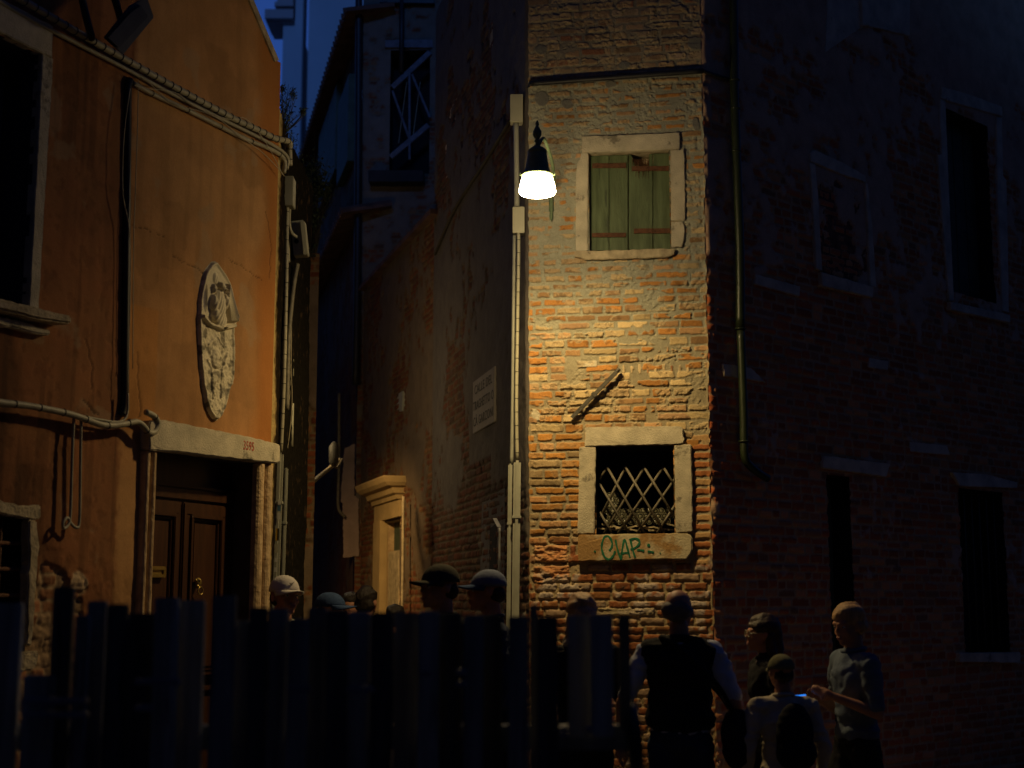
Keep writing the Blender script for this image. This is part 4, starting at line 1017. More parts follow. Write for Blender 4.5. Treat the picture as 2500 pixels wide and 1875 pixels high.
for k, (pts, lb) in enumerate((([(712, 750), (710, 900), (702, 1050), (696, 1128)], 'loose thin wire beside the banded cable on the orange corner'), ([(708, 860), (713, 980), (704, 1080), (696, 1120)], 'crossing thin wire low on the orange corner'))):
    pipe('wire', [at(x, y, 10.5) for x, y in pts], .003, M['wire'], lb, 'wire', n=5)

# ================================================================== ALLEY BEYOND
WM0 = mat('grimy_stucco', (.10, .08, .07), .9, .3, 2, .3, 20)
al = empty('alley_house', (PB.x, PB.y, 0), 'dark brick house closing the alley, with a braced window and a stone doorway', 'building')
BW_ = WB.uv(872, 1000)[0]; 
BH1 = rect(WB, (953, 124), (1049, 425))
BD = (WD.uv(981, 1300)[0], WD.uv(943, 1300)[0], 0, WD.uv(960, 1272)[1])
def b_pl(S, Z, n1, n2): return sst(.47, .53, n1*.55+n2*.45+(Z-7)*.02)
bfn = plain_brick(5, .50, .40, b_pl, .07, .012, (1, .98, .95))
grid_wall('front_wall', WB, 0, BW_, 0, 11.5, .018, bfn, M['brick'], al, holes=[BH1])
def d_pl(S, Z, n1, n2): return sst(.44, .50, n1*.6+n2*.4+.04*np.sin(S*3))
zD = (WD.uv(942, 659)[1]+WD.uv(880, 722)[1])/2
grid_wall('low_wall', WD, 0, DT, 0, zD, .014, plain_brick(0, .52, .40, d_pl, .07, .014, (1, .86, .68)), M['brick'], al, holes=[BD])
m = MB(); quadwall(m, WD, 0, DT, 0, zD, -.06, [BD]); m.add([WD.P(0, zD, 0), WD.P(DT, zD, 0), WD.P(DT, zD, -1.2), WD.P(0, zD, -1.2)], [(0, 1, 2, 3)]); m.add([WD.P(DT, 0, 0), WD.P(DT, zD, 0), WD.P(DT, zD, -1.2), WD.P(DT, 0, -1.2)], [(0, 1, 2, 3)]); m.build('wall_core', M['core'], al, recalc=False)
m = MB(); m.pbox(WD, -.1, DT+.05, zD+.003, zD+.06, -1.3, .09); m.build('low_roof', M['tile'], al)
EC = WB.P(BW_, 0); WC = Plane((EC.x, EC.y), az(-13.6)); WC.n = Vector((-az(-13.2)[1], az(-13.2)[0], 0))
grid_wall('side_wall', WC, 0, 12, 0, (WC.off(.3).uv(844, 0)[1]+WC.off(.3).uv(733, 395)[1])/2+.05, .04, plain_brick(2, .5, .30, None, .07, .01, (1.2, .9, .7)), M['brick'], al)
m = MB(); quadwall(m, WB, 0, BW_-.02, 0, 11.5, -.1, [BH1]); m.build('wall_core', M['core'], al, recalc=False)
m = MB(); reveal(m, WB, BH1, -.4, 0); w = m.build('window', [M['dark']], al, recalc=False); w['label'] = 'upper window propped with crossed timbers'
WO = M['wood_b']
slab('lintel', WB, [(941, 101), (1057, 100), (1057, 120), (942, 119)], -.02, .06, WO, w, seed=110)
for k, (p, q_, wd, d) in enumerate((((958, 214), (1050, 128), .075, .05), ((954, 384), (1046, 306), .075, .05), ((1000, 170), (1000, 390), .03, .07), ((1006, 182), (1050, 288), .03, .06), ((958, 222), (998, 335), .03, .06))):
    a, b = WB.px(*p, d), WB.px(*q_, d); t = (b-a).normalized(); m = MB(); m.box((a+b)/2, wd, .05, (b-a).length, ux=t.cross(WB.n), uy=WB.n, uz=t); m.build('brace', WO, w, bevel=.004)
for x in (1018, 985): m = MB(); m.tube([WB.px(x+8, 200, .02), WB.px(x-12, 350, .02)], .004, 5, False); m.build('tie_wire', M['wire'], w)
slab('sill', WB, [(905, 428), (1037, 428), (1037, 456), (905, 456)], -.02, .25, mat('black_beam', (.02, .02, .022), .8), w, seed=111)
pipe('pipe', [WB.px(981, -30, .1), WB.px(980, 177, .1)], .035, M['black'], 'black pipe ending above the braced window', 'pipe')
slab('beam', WB, [(930, 2), (1062, 2), (1062, 16), (930, 14)], 0, .12, M['black'], al, seed=112)
# downpipe at the bend
pipe('downpipe', [WB.px(876, -40, .12), WB.px(875, 300, .12), WB.px(872, 700, .12), WB.px(868, 940, .12)], .05, M['black'], 'black downpipe at the bend of the alley', 'downpipe')
pipe('downpipe', [WB.px(828, 960, .1), WB.px(827, 1150, .1), WB.px(825, 1225, .1), WB.px(829, 1248, .12), WB.px(842, 1262, .16)], .022, M['grille'], 'grey downpipe with an elbow left of the alley doorway', 'downpipe')
pipe('downpipe', [WD.px(985, 1212, .12), WD.px(984, 1350, .12), WD.px(982, 1500, .12), WD.px(981, 1700, .12)], .018, M['stone_d'], 'slim pipe down the right side of the alley doorway', 'downpipe')
# lit plaster strip
ps = slab('plaster_pilaster', WB, [(842, 1095), (868, 1085), (866, 1210), (877, 1222), (878, 1358), (840, 1362), (838, 1230), (832, 1225)], -.05, .06, mat('pink_plaster', (.30, .22, .19), .9, .2, 5, .5, 30), al, seed=113, jit=.008)
# doorway with cornice
m = MB(); reveal(m, WD, BD, -.25, 0.02); dd = m.build('door', [M['stone_j']], al, recalc=False); dd['label'] = 'doorway with a moulded stone cornice, lit warm'
ST_ = mat('honey_stone', (.42, .30, .14), .85, .15, 4, .3, 40)
P_ = lambda x, y: WD.uv(x, y)
x0, x1 = P_(983, 1300)[0], P_(926, 1300)[0]
zc0, zc1, zc2, zc3 = P_(955, 1268)[1], P_(955, 1228)[1], P_(955, 1202)[1], P_(955, 1176)[1]
def cornice(name, a, b, prof):
    m = MB(); n = len(prof); vs = []
    for (s, sg_) in ((a, -1), (b, 1)):
        for (z, d) in prof: vs.append(WD.P(s+sg_*d*.75, z, d))
    for (s, sg_) in ((b, 1), (a, -1)):
        for (z, d) in prof: vs.append(WD.P(s+sg_*d*.75 if False else s+sg_*d*.75, z, -.02))
    fs = [(i, i+1, n+i+1, n+i) for i in range(n-1)]+[(n+i, n+i+1, 2*n+i+1, 2*n+i) for i in range(n-1)]+[(3*n+i, 3*n+i+1, i+1, i) for i in range(n-1)]
    fs += [(0, n, 2*n, 3*n), (n-1, 2*n-1, 3*n-1, 4*n-1)]
    m.add(vs, fs); return m.build(name, ST_, dd)
cornice('cornice', x0, x1, [(zc0, .06), (zc1, .06), (zc1+.005, .09), (zc1+.05, .10), (zc1+.07, .14), (zc2, .16), (zc2+.02, .22), (zc2+.06, .26), (zc3-.02, .28), (zc3, .28)])
m = MB(); m.pbox(WD, P_(942, 1400)[0], x1, 0, zc0, -.02, .08); m.build('jamb', ST_, dd, bevel=.006)
m = MB(); m.pbox(WD, P_(969, 1400)[0], P_(943, 1400)[0], 0, P_(955, 1345)[1], -.25, -.02); m.build('jamb_block', M['stone_d'], dd, bevel=.01)
m = MB(); m.pbox(WD, BD[0], BD[1], 0, zc0, -.16, -.10); m.build('door_leaf', M['shut_d'], dd)
# eave and shutters of the receding side
m = MB(); 
zE = WC.uv(800, 160)[1]
for k, (pA, pB, dep) in enumerate((((866, 2), (760, 392), .42),)):
    (sa_, za_), (sb_, zb_) = WC.uv(*pA), WC.uv(*pB)
def eave(name, pA, pB, dep, th, parent, mt):
    a0_, b0_ = WC.uv(*pA), WC.uv(*pB); za_ = (a0_[1]+b0_[1])/2
    za_ = a0_[1]
    m = MB(); s0_, s1_ = a0_[0], b0_[0]
    v = [WC.P(s0_, za_, 0), WC.P(s1_, b0_[1], 0), WC.P(s1_, b0_[1]-.05, dep), WC.P(s0_, za_-.05, dep)]
    w_ = [p+Vector((0, 0, th)) for p in v]; m.add(v+w_, [(0, 1, 2, 3), (7, 6, 5, 4), (3, 2, 6, 7), (0, 3, 7, 4), (1, 5, 6, 2)])
    N = int(abs(s1_-s0_)/.2)
    for i in range(N):
        f = (i+.5)/N; p = v[3]*(1-f)+v[2]*f+Vector((0, 0, th)); q_ = v[0]*(1-f)+v[1]*f+Vector((0, 0, th+.06)); m.tube([p+WC.n*.05, q_], .06, 8, False)
    return m.build(name, mt, parent)
WCo = WC.off(.3)
def eave2(name, pA, pB, s1_, th, R_, mt, lab):
    z_ = (WCo.uv(*pA)[1]+WCo.uv(*pB)[1])/2; m = MB()
    v = [WC.P(-.3, z_+.12, -.4), WC.P(s1_, z_+.12, -.4), WC.P(s1_, z_-.02, .27), WC.P(-.3, z_-.02, .27)]
    w_ = [p+Vector((0, 0, th)) for p in v]; m.add(v+w_, [(0, 1, 2, 3), (7, 6, 5, 4), (3, 2, 6, 7), (0, 3, 7, 4), (1, 5, 6, 2)])
    N = int((s1_+.3)/.21)
    for i in range(N):
        s_q = -.3+(i+.5)*.21; m.tube([WC.P(s_q, z_+.02, .31), WC.P(s_q, z_+.18, -.4)], R_, 8, False)
    o = m.build(name, mt, al); o['label'] = lab; return z_
zE = eave2('eave', (844, 0), (733, 395), 9.0, .06, .05, M['tile'], 'high tiled eave against the sky')
eave2('canopy', (863, 472), (752, 678), 7.5, .05, .06, M['tile'], 'lower row of roof tiles in the dark')
for k, (xa, xb, ya, yb) in enumerate(((795, 840, 205, 405), (843, 872, 180, 385))):
    s_a, s_b = WC.uv(xb, 300)[0], WC.uv(xa, 300)[0]; zA_, zB_ = WC.uv(xb, yb)[1], WC.uv(xb, ya)[1]
    m = MB(); m.pbox(WC, s_a+.1, s_b, zA_, zB_, .02, .12); q_ = m.build('shutter', M['shut_d'], al, bevel=.01); q_['label'] = 'closed shutter under the eave'
# alley lamp and handrail
lp = empty('alley_lamp', at(812, 1120, 14.8), 'small unlit lamp on a bracket deep in the alley', 'lamp')
c = at(815, 1110, 14.8); m = MB(); m.lathe(c, [(.02, -.12), (.05, -.08), (.055, .08), (.03, .12), (.01, .14)], 16); m.build('housing', M['iron'], lp, smooth=True)
m = MB(); m.tube([c+Vector((0, 0, -.1)), at(822, 1142, 15.0), at(836, 1120, 15.2)], .012, 6); m.build('bracket', M['iron'], lp, smooth=True)
pipe('rail', [at(750, 1190, 14.2), at(780, 1163, 14.6), at(806, 1142, 15.0), at(830, 1122, 15.2)], .022, M['grille'], 'slanting pipe crossing the alley to the small lamp', 'pipe')
tag(slab('meter_box', WA, [(1012, 955), (986, 968), (986, 1012), (1010, 1004)], 0, .14, M['conduit'], None, seed=120), 'small grey box on the dark alley wall left of the street name', 'box')

# second house on the left of the alley
e2 = WS.P(ST, 0)
l2 = empty('narrow_house', (e2.x, e2.y, 0), 'sliver of the next house on the left side of the alley', 'building')
W2L = Plane((e2.x-.14, e2.y+.02), az(-25)); W2L.n = Vector((az(-25)[1], -az(-25)[0], 0))
h2 = WS.uv(736, 560)[1]
grid_wall('side_wall', W2L, 3.5, 17, 0, 10.5, .06, plain_brick(1, .5, .8, None, .07, .01), M['brick'], l2)  # hidden stretch, raised to keep sky light off the wall opposite
grid_wall('side_wall', W2L, 1.3, 3.5, 0, 6.3, .05, plain_brick(1, .5, .8, None, .07, .01), M['brick'], l2)
grid_wall('side_wall', W2L, 0, 1.3, 0, h2, .03, plain_brick(1, .5, .8, None, .07, .01), M['brick'], l2)
WT = Plane((at(735, 1400, 13.0).x, 13.0), (1, 0)); WT.n = Vector((0, -1, 0))
W2f = at(764, 1400, 13.0).x-at(735, 1400, 13.0).x
pil = at(735, 1400, 13).x
grid_wall('end_pilaster', WT, -.9, W2f, 0, at(745, 620, 13).z, .012, plain_brick(0, .45, .7, None, .07, .01, (1.1, .9, .65)), M['brick'], l2)

eh = empty('sky_block_house', (-6, 30, 0), 'dark house closing the far end of the alley', 'building')
m = MB(); m.box((-6, 32.5, 3.6), 13, 3, 7.2); m.build('wall', WM0, eh)  # unseen block, added to keep the sky glow off the alley wall
m = MB(); m.add([(-12.8, 30.7, 7.2), (.8, 30.7, 7.2), (.8, 34.3, 7.2), (-12.8, 34.3, 7.2), (-12.8, 32.5, 8.1), (.8, 32.5, 8.1)], [(0, 1, 5, 4), (2, 3, 4, 5), (0, 4, 3), (1, 2, 5), (3, 2, 1, 0)]); m.build('roof', M['tile'], eh)
# a lit wall lantern round the corner, whose light falls on the doorway
a2 = Vector((-2.62, 14.4, 3.7))
l3 = empty('wall_lantern', a2+Vector((-.25, 0, 0)), 'lit lantern inside the alley, hidden behind the corner of the orange house', 'lantern')
m = MB(); m.lathe(a2, prof, 24); m.build('lamp_glass', gm, l3, smooth=True)
m = MB(); m.lathe(a2, [(.112, .146), (.117, .154), (.094, .17), (.076, .25), (.066, .31), (.03, .36), (.005, .40)], 24); m.build('lamp_shade', M['lamp'], l3, smooth=True)
m = MB(); m.tube([a2+Vector((0, 0, .38)), a2+Vector((-.1, 0, .42)), a2+Vector((-.25, 0, .2))], .012, 8); m.build('bracket_arm', M['lamp'], l3, smooth=True)
ld = bpy.data.lights.new('alley_lantern_light', 'SPOT'); ld.energy = 230; ld.color = (1, .60, .20); ld.spot_size = R(72); ld.spot_blend = 1; ld.shadow_soft_size = .05
lo = bpy.data.objects.new('alley_lantern_light', ld); COL.objects.link(lo); lo.parent = l3; lo.location = a2+Vector((0, 0, -.06))-l3.location; lo.rotation_euler = Vector((.95, 2.9, -2.2)).to_track_quat('-Z', 'Y').to_euler()
# second house on the left of the alley
ch = empty('church_tower', (-9, 62, 0), 'tall pale church tower with a cornice against the blue dusk sky', 'church tower')
def cb(name, x0, x1, y0, y1, Y, dep, mt, ztop=None):
    a, b = at(x0, y1, Y), at(x1, y0, Y); m = MB(); zl_, zh_ = (0 if y1 > 1400 else a.z), b.z
    m.box(((a.x+b.x)/2, Y+dep/2, (zl_+zh_)/2), b.x-a.x, dep, zh_-zl_); return m.build(name, mt, ch, bevel=0)
cb('tower', 722, 900, -160, 1463, 60, 6, M['church'])
cb('wing', 656, 724, 50, 1463, 60.9, 5, M['church'])
cb('pilaster', 706, 726, -160, 1463, 59.5, 1.2, M['church'])
for (x0, y0, x1, y1, Y) in ((646, 22, 716, 44, 60.4), (652, 44, 712, 54, 60.7), (676, -30, 716, 22, 60.6), (670, 4, 716, 14, 60.3)): cb('cornice', x0, x1, y0, y1, Y, 2, M['church_t'])
for f in (.0,): pass

# ---- plants on the wall top
def leafy(name, base, spots, n, size, label, cat):
    e = empty(name, base, label, cat); rg = random.Random(len(label)); ms, mf = MB(), MB()
    for (c, rad) in spots:
        c = Vector(c)
        for i in range(max(3, int(n*.08))):
            q_ = c+Vector((rg.gauss(0, 1)*rad[0], rg.gauss(0, 1)*rad[1], rg.gauss(0, 1)*rad[2]))
            ms.tube([Vector(base), (Vector(base)+c)/2+Vector((rg.uniform(-.03, .03), 0, 0)), q_], [.004, .0012], 5)
        for i in range(n):
            p = c+Vector((rg.gauss(0, .5)*rad[0], rg.gauss(0, .5)*rad[1], rg.gauss(0, .5)*rad[2])); L = size*rg.uniform(.5, 1.2)
            a = Vector((rg.uniform(-1, 1), rg.uniform(-1, 1), rg.uniform(-1, 1))).normalized(); b = a.orthogonal().normalized()*.45; nn = a.cross(b).normalized()*.1
            mf.add([p, p+(a*.5+b*.5+nn)*L, p+a*L, p+(a*.5-b*.5+nn)*L], [(0, 1, 2, 3)])
    ms.build('stem', M['stem'], e); mf.build('foliage', M['leaf'], e, recalc=False)
Yp = 10.5
leafy('wall_plant', at(690, 330, Yp), [(at(690, 255, Yp), (.05, .08, .10)), (at(704, 290, Yp), (.05, .08, .08)), (at(716, 230, Yp), (.02, .03, .05)), (at(695, 320, Yp), (.06, .08, .05)), (at(740, 272, Yp), (.015, .02, .02)), (at(686, 218, Yp), (.03, .03, .03))], 110, .026, 'scrubby plant sprouting from the top of the orange house against the sky', 'plant')
leafy('wall_plant', at(715, 400, 10.9), [(at(714, 350, 10.9), (.04, .08, .08)), (at(722, 385, 10.9), (.05, .08, .06))], 110, .024, 'lower tuft of leaves under the scrubby plant on the wall edge', 'plant')
leafy('creeper', at(768, 640, 13), [(at(765, 430, 13), (.10, .15, .16)), (at(785, 465, 13), (.09, .12, .10)), (at(758, 530, 13), (.09, .12, .20)), (at(750, 610, 13), (.05, .1, .14))], 420, .05, 'dark creeper hanging in the alley mouth below the sky gap', 'plant')

# ---- unseen houses added behind and beside the camera to shade the walls
WM = mat('square_stucco', (.22, .15, .10), .9, .3, 2, .3, 20)
for k, (x0, x1, y0, y1, hgt, lb) in enumerate(((-30, 30, -12, -5, 14.0, 'tall plain house closing the square behind the viewer'), (14, 22, -5, 10, 8.0, 'plain house on the right side of the square'), (-16, -8, -5, 6, 9.0, 'plain house on the left side of the square'))):
    e = empty('shade_house', ((x0+x1)/2, (y0+y1)/2, 0), lb, 'building')
    m = MB(); m.box(((x0+x1)/2, (y0+y1)/2, hgt/2), x1-x0, y1-y0, hgt); m.build('wall', WM, e)
    m = MB(); cx, cy = (x0+x1)/2, (y0+y1)/2
    m.add([(x0-.3, y0-.3, hgt), (x1+.3, y0-.3, hgt), (x1+.3, y1+.3, hgt), (x0-.3, y1+.3, hgt), (cx, cy, hgt+1.6)], [(0, 1, 4), (1, 2, 4), (2, 3, 4), (3, 0, 4), (3, 2, 1, 0)]); m.build('roof', M['tile'], e)
    for i in range(5):
        for z in (3.6, 7.2):
            m = MB()
            if k == 0: m.box((x0+(x1-x0)*(i+.5)/5, y1+.02, z), 1.0, .08, 1.6)
            else: m.box((x0-.02 if k == 1 else x1+.02, y0+(y1-y0)*(i+.5)/5, z), .08, 1.0, 1.6)
            m.build('shutter', M['shut_d'], e, bevel=.01)

# ================================================================== GROUND
def make_pave():
    m, n, b = nt('stone_paving')
    tc = n.nodes.new('ShaderNodeTexCoord'); br = n.nodes.new('ShaderNodeTexBrick')
    br.inputs['Scale'].default_value = 1; br.inputs['Brick Width'].default_value = .7; br.inputs['Row Height'].default_value = .35; br.inputs['Mortar Size'].default_value = .008
    br.inputs['Color1'].default_value = (.26, .245, .23, 1); br.inputs['Color2'].default_value = (.19, .18, .17, 1); br.inputs['Mortar'].default_value = (.03, .03, .03, 1)
    n.links.new(tc.outputs['Object'], br.inputs['Vector'])
    no = n.nodes.new('ShaderNodeTexNoise'); no.inputs['Scale'].default_value = 12; no.inputs['Detail'].default_value = 8
    mx = n.nodes.new('ShaderNodeMix'); mx.data_type = 'RGBA'; mx.blend_type = 'MULTIPLY'; mx.inputs[0].default_value = .6
    n.links.new(br.outputs['Color'], mx.inputs[6]); n.links.new(no.outputs[0], mx.inputs[7]); n.links.new(mx.outputs[2], b.inputs['Base Color'])
    bp = n.nodes.new('ShaderNodeBump'); bp.inputs['Strength'].default_value = .4; n.links.new(br.outputs['Fac'], bp.inputs['Height']); bp.invert = True; n.links.new(bp.outputs[0], b.inputs['Normal'])
    b.inputs['Roughness'].default_value = .6; return m
m = MB(); m.add([(-200, -200, 0), (200, -200, 0), (200, 300, 0), (-200, 300, 0)], [(0, 1, 2, 3)])
tag(m.build('ground', make_pave(), recalc=False), kind='structure')

# ================================================================== DARK UPRIGHT BOARDS IN FRONT
FY = 4.05
fe = empty('board_barrier', (-.6, FY, 0), 'tall barrier of dark upright boards filling the lower left foreground', 'barrier')
segs = [(-640, -570, 1480), (-566, -500, 1470), (-480, -420, 1490), (-416, -350, 1462), (-330, -270, 1484), (-266, -200, 1470), (-180, -120, 1495), (-116, -46, 1466), (-40, 57, 1472), (60, 134, 1650), (134, 184, 1433), (184, 216, 1502), (216, 262, 1467), (263, 312, 1475), (312, 380, 1497), (383, 440, 1459), (441, 502, 1465), (519, 575, 1453), (575, 612, 1515), (612, 655, 1483), (656, 703, 1486),
        (703, 753, 1510), (754, 800, 1484), (801, 850, 1490), (851, 905, 1493), (906, 960, 1495), (962, 1020, 1494), (1024, 1075, 1492), (1076, 1130, 1497), (1131, 1180, 1502), (1181, 1227, 1503), (1241, 1290, 1505), (1291, 1312, 1478), (1313, 1364, 1505), (1386, 1440, 1502), (1441, 1495, 1500), (1509, 1538, 1503)]
rg = random.Random(3)
BM = [mat('board_paint', c, .65, .5, 5, .5, 30, stretch=(5, 5, .35), stain=(7, .58, .35)) for c in ((.30, .30, .26), (.10, .10, .09), (.42, .42, .36))]
for i, (x0, x1, yt) in enumerate(segs):
    Y = FY+(.0 if i % 2 else .055)+rg.uniform(-.012, .012)
    a, b = at(x0, yt, Y), at(x1, yt, Y)
    if x0 == 60: zb_, zt2 = .75, at(90, 1648, Y).z
    else: zb_, zt2 = rg.uniform(.02, .1), a.z
    if x0 > 1350: zb_ = at(x0, 1800 if x0 < 1500 else 1780, Y).z
    m = MB(); w_ = b.x-a.x; th = .03
    tl = rg.uniform(-.004, .004)
    m.box(((a.x+b.x)/2, Y, (zb_+zt2)/2), w_, th, zt2-zb_, uz=Vector((tl, rg.uniform(-.01, .01), 1)).normalized())
    m.build('board', BM[rg.choice((0, 0, 1, 2, 2))], fe, bevel=.004)
for (x0, x1, y, dy) in ((60, 216, 1712, .10), (60, 216, 1745, .10), (330, 440, 1664, .12), (330, 372, 1728, .1), (700, 760, 1682, .1), (845, 915, 1683, .1), (1020, 1052, 1645, .1), (1112, 1142, 1641, .1), (1112, 1142, 1670, .1), (1366, 1386, 1780, .1), (1366, 1386, 1792, .1), (1430, 1446, 1780, .1)):
    a, b = at(x0, y, FY-.055), at(x1, y, FY-.055); m = MB(); m.box((a+b)/2, (b-a).length, .03, .018); m.build('rail', M['rail'], fe, bevel=.004)
for (y, x0, x1) in ((1800, -640, 1545), (1950, -640, 1545)):
    a, b = at(x0, y, FY+.11), at(x1, y, FY+.11); m = MB(); m.box((a+b)/2, (b-a).length, .04, .07); m.build('rail', M['board'], fe, bevel=.004)
for x in (20, 400, 790, 1170, 1520):
    a = at(x, 1800, FY+.15); m = MB(); m.box((a.x, FY+.16, .4), .05, .05, .8); m.build('post', M['board'], fe, bevel=.004)
wh = at(1546, 1800, FY+.1)
m = MB(); m.lathe((wh.x, FY+.1, wh.z), [(.03, -.02), (.095, -.018), (.10, 0), (.095, .018), (.03, .02)], 24, (1, 0, .1)); m.build('wheel', M['black'], fe, smooth=True)

# ================================================================== PEOPLE
def skinm(name, c): return mat(name, c, .55, .12, 14, .15, 120, spec=.3)
SK = skinm('skin', (.42, .20, .12)); SKD = skinm('skin_tan', (.36, .17, .10))
def cloth(name, c, var=.2): return mat(name, c, .9, var, 9, .35, 45, spec=.15)
class Caps:
    def __init__(self): self.m = MB()
    def cap(self, a, ra, b, rb, n=14):
        a = Vector(a); b = Vector(b); ax = (b-a); L = ax.length; ax = ax.normalized() if L > 1e-6 else Vector((0, 0, 1))
        prof = []
        for i in range(5): t = math.pi/2*(1-i/4); prof.append((ra*math.cos(t), -ra*math.sin(t)))
        for i in range(5): t = math.pi/2*i/4; prof.append((rb*math.cos(t), L+rb*math.sin(t)))
        self.m.lathe(a, prof, n, ax)
    def ell(self, c, r, rot=None): self.m.ellipsoid(c, r, 16, 10, rot)
def remesh(name, caps, mt, parent, vox, smooth=4, noise=0, seed=0):
    me = caps.m.mesh(name+'_t'); bm = bmesh.new(); bm.from_mesh(me)
    bmesh.ops.remove_doubles(bm, verts=bm.verts, dist=1e-5); bmesh.ops.recalc_face_normals(bm, faces=bm.faces); bm.to_mesh(me); bm.free()
    o = bpy.data.objects.new('t', me); COL.objects.link(o)
    r = o.modifiers.new('r', 'REMESH'); r.mode = 'VOXEL'; r.voxel_size = vox
    s = o.modifiers.new('s', 'SMOOTH'); s.iterations = smooth; s.factor = .5
    dg = bpy.context.evaluated_depsgraph_get(); dg.update()
    m2 = bpy.data.meshes.new_from_object(o.evaluated_get(dg)); bpy.data.objects.remove(o); bpy.data.meshes.remove(me)
    if noise:
        n = len(m2.vertices); co = np.empty(n*3, np.float32); m2.vertices.foreach_get('co', co); co = co.reshape(-1, 3)
        no = np.empty(n*3, np.float32); m2.vertex_normals.foreach_get('vector', no); no = no.reshape(-1, 3)
        h = fbm(co[:, 0]+co[:, 1]*.7, co[:, 2]*.8+co[:, 1], .09, 3, seed)-.5
        h += .5*np.sin(co[:, 2]*60+fbm(co[:, 0], co[:, 2], .1, 2, seed)*14)*.3
        co += no*(h*noise)[:, None]; m2.vertices.foreach_set('co', co.ravel().astype(np.float32)); m2.update()
    m2.name = name
    return link(name, m2, mt, parent, True)

def person(loc, face, H, label, top, trousers, hair=None, skin=SK, pose=None, vox=.011, hat=None, group=None, female=False, hvox=None, headyaw=0, lean=0, bald=False, vest=None, headpitch=0, sleeves='long', extra=None):
    """face: direction looked at, degrees clockwise from straight away from the camera"""
    e = empty('person', loc, label, 'person', group, rz=-R(face)); k = H/1.75; V = lambda *a: Vector(a)*k
    pose = pose or {}
    st = pose.get('stride', .16)
    body = Caps(); 
    hipz, kneez, ankz = .92, .50, .085
    legs = []
    for sx in (-1, 1):
        dy = st*sx*.9
        hp = V(sx*.085, 0, hipz); kn = V(sx*.10, dy*.45+.03, kneez); an = V(sx*.095, dy-.02, ankz+(.05 if dy < 0 else 0)); toe = an+V(sx*.02, .16, -.055+(-.03 if dy < 0 else 0))
        legs.append((hp, kn, an, toe))
        body.cap(hp, .080*k, kn, .055*k); body.cap(kn, .055*k, an, .038*k); body.cap(an+V(0, -.02, -.02), .034*k, toe, .028*k)
    ly = lambda z: lean*(z-.92)       # lean forward with height
    sw = .165 if female else .185
    body.ell(V(0, 0, .97), V(.155, .11, .13)); body.ell(V(0, ly(1.13), 1.13), V(.13, .095, .16)); body.ell(V(0, ly(1.3), 1.30), V(.155, .11, .19))
    body.cap(V(-sw+.03, ly(1.41), 1.405), .06*k, V(sw-.03, ly(1.41), 1.405), .06*k)
    arms = []
    for i, sx in enumerate((-1, 1)):
        sh = V(sx*sw, ly(1.42), 1.41); el_ = pose.get('elbow', [(-.24, -.03, 1.13), (.24, -.03, 1.13)])[i]; wr = pose.get('wrist', [(-.26, .05, .88), (.26, .05, .88)])[i]
        el_ = V(*el_)+V(0, ly(1.2), 0); wr = V(*wr)+V(0, ly(1.0), 0)
        body.cap(sh, .050*k, el_, .039*k); body.cap(el_, .039*k, wr, .026*k); arms.append((sh, el_, wr))
        d = (wr-el_).normalized(); side = d.cross(Vector((1, 0, 0))); side = side.normalized() if side.length > .2 else Vector((0, 1, 0))
        pc = wr+d*.045*k; body.cap(wr+d*.01*k, .024*k, pc, .03*k)
        for f in range(4):
            b0 = pc+d*.02*k+side*(f-1.5)*.017*k; L = (.062, .072, .066, .05)[f]*k; b1 = b0+d*L*.55+Vector((-sx, 0, 0))*.008*k; b2 = b1+d*L*.4+Vector((-sx, 0, 0))*.02*k
            body.cap(b0, .009*k, b1, .008*k, 8); body.cap(b1, .008*k, b2, .0065*k, 8)
        t0 = wr+d*.02*k+side*.026*k; body.cap(t0, .011*k, t0+d*.045*k+side*.022*k, .008*k, 8)
    hc = V(0, .03+ly(1.63), 1.635)
    rot = Matrix.Rotation(-R(headyaw), 3, 'Z') @ Matrix.Rotation(R(headpitch), 3, 'X')
    h = lambda x, y, z: hc + rot @ (Vector((x, y, z))*k)
    body.cap(V(0, ly(1.45), 1.43), .062*k, hc+V(0, -.03, -.09), .054*k)
    body.ell(h(0, -.012, .028), V(.074, .096, .088), rot); body.ell(h(0, .026, -.03), V(.062, .066, .084), rot); body.ell(h(0, .048, -.085), V(.036, .036, .026), rot)
    for sx in (-1, 1):
        body.ell(h(sx*.036, .062, -.035), V(.022, .022, .024), rot); body.ell(h(sx*.078, -.008, -.01), V(.010, .020, .030), rot)
        body.cap(h(sx*.012, .092, .022), .009*k, h(sx*.045, .078, .024), .009*k); body.ell(h(sx*.011, .098, -.030), V(.009, .009, .008), rot)
        body.ell(h(sx*.032, .074, -.002), V(.014, .010, .010), rot)
    body.cap(h(0, .088, .018), .009*k, h(0, .106, -.022), .0115*k); body.cap(h(-.018, .092, -.057), .0075*k, h(.018, .092, -.057), .0075*k); body.cap(h(-.015, .090, -.070), .008*k, h(.015, .090, -.070), .008*k)
    body.ell(h(0, .080, -.098), V(.019, .018, .015), rot)
    bo = remesh('body', body, skin, e, hvox or vox, 2)
    for sx in (-1, 1):
        m = MB(); m.ellipsoid(h(sx*.032, .080, .001), (.0115*k, .009*k, .008*k), 12, 8, rot); m.ellipsoid(h(sx*.032, .087, .001), (.0052*k, .004*k, .0055*k), 10, 6, rot, mi=1); m.build('eye', [mat_cache('eye_white', (.50, .47, .43), .3), mat_cache('eye_dark', (.02, .014, .01), .25)], bo, smooth=True, world=False)
    m = Caps(); m.cap(h(-.016, .0995, -.0585), .0045*k, h(.016, .0995, -.0585), .0045*k); m.cap(h(-.013, .0975, -.069), .0052*k, h(.013, .0975, -.069), .0052*k)
    m.m.build('lips', mat_cache('lips', (.36, .13, .10), .45), bo, smooth=True, world=False)
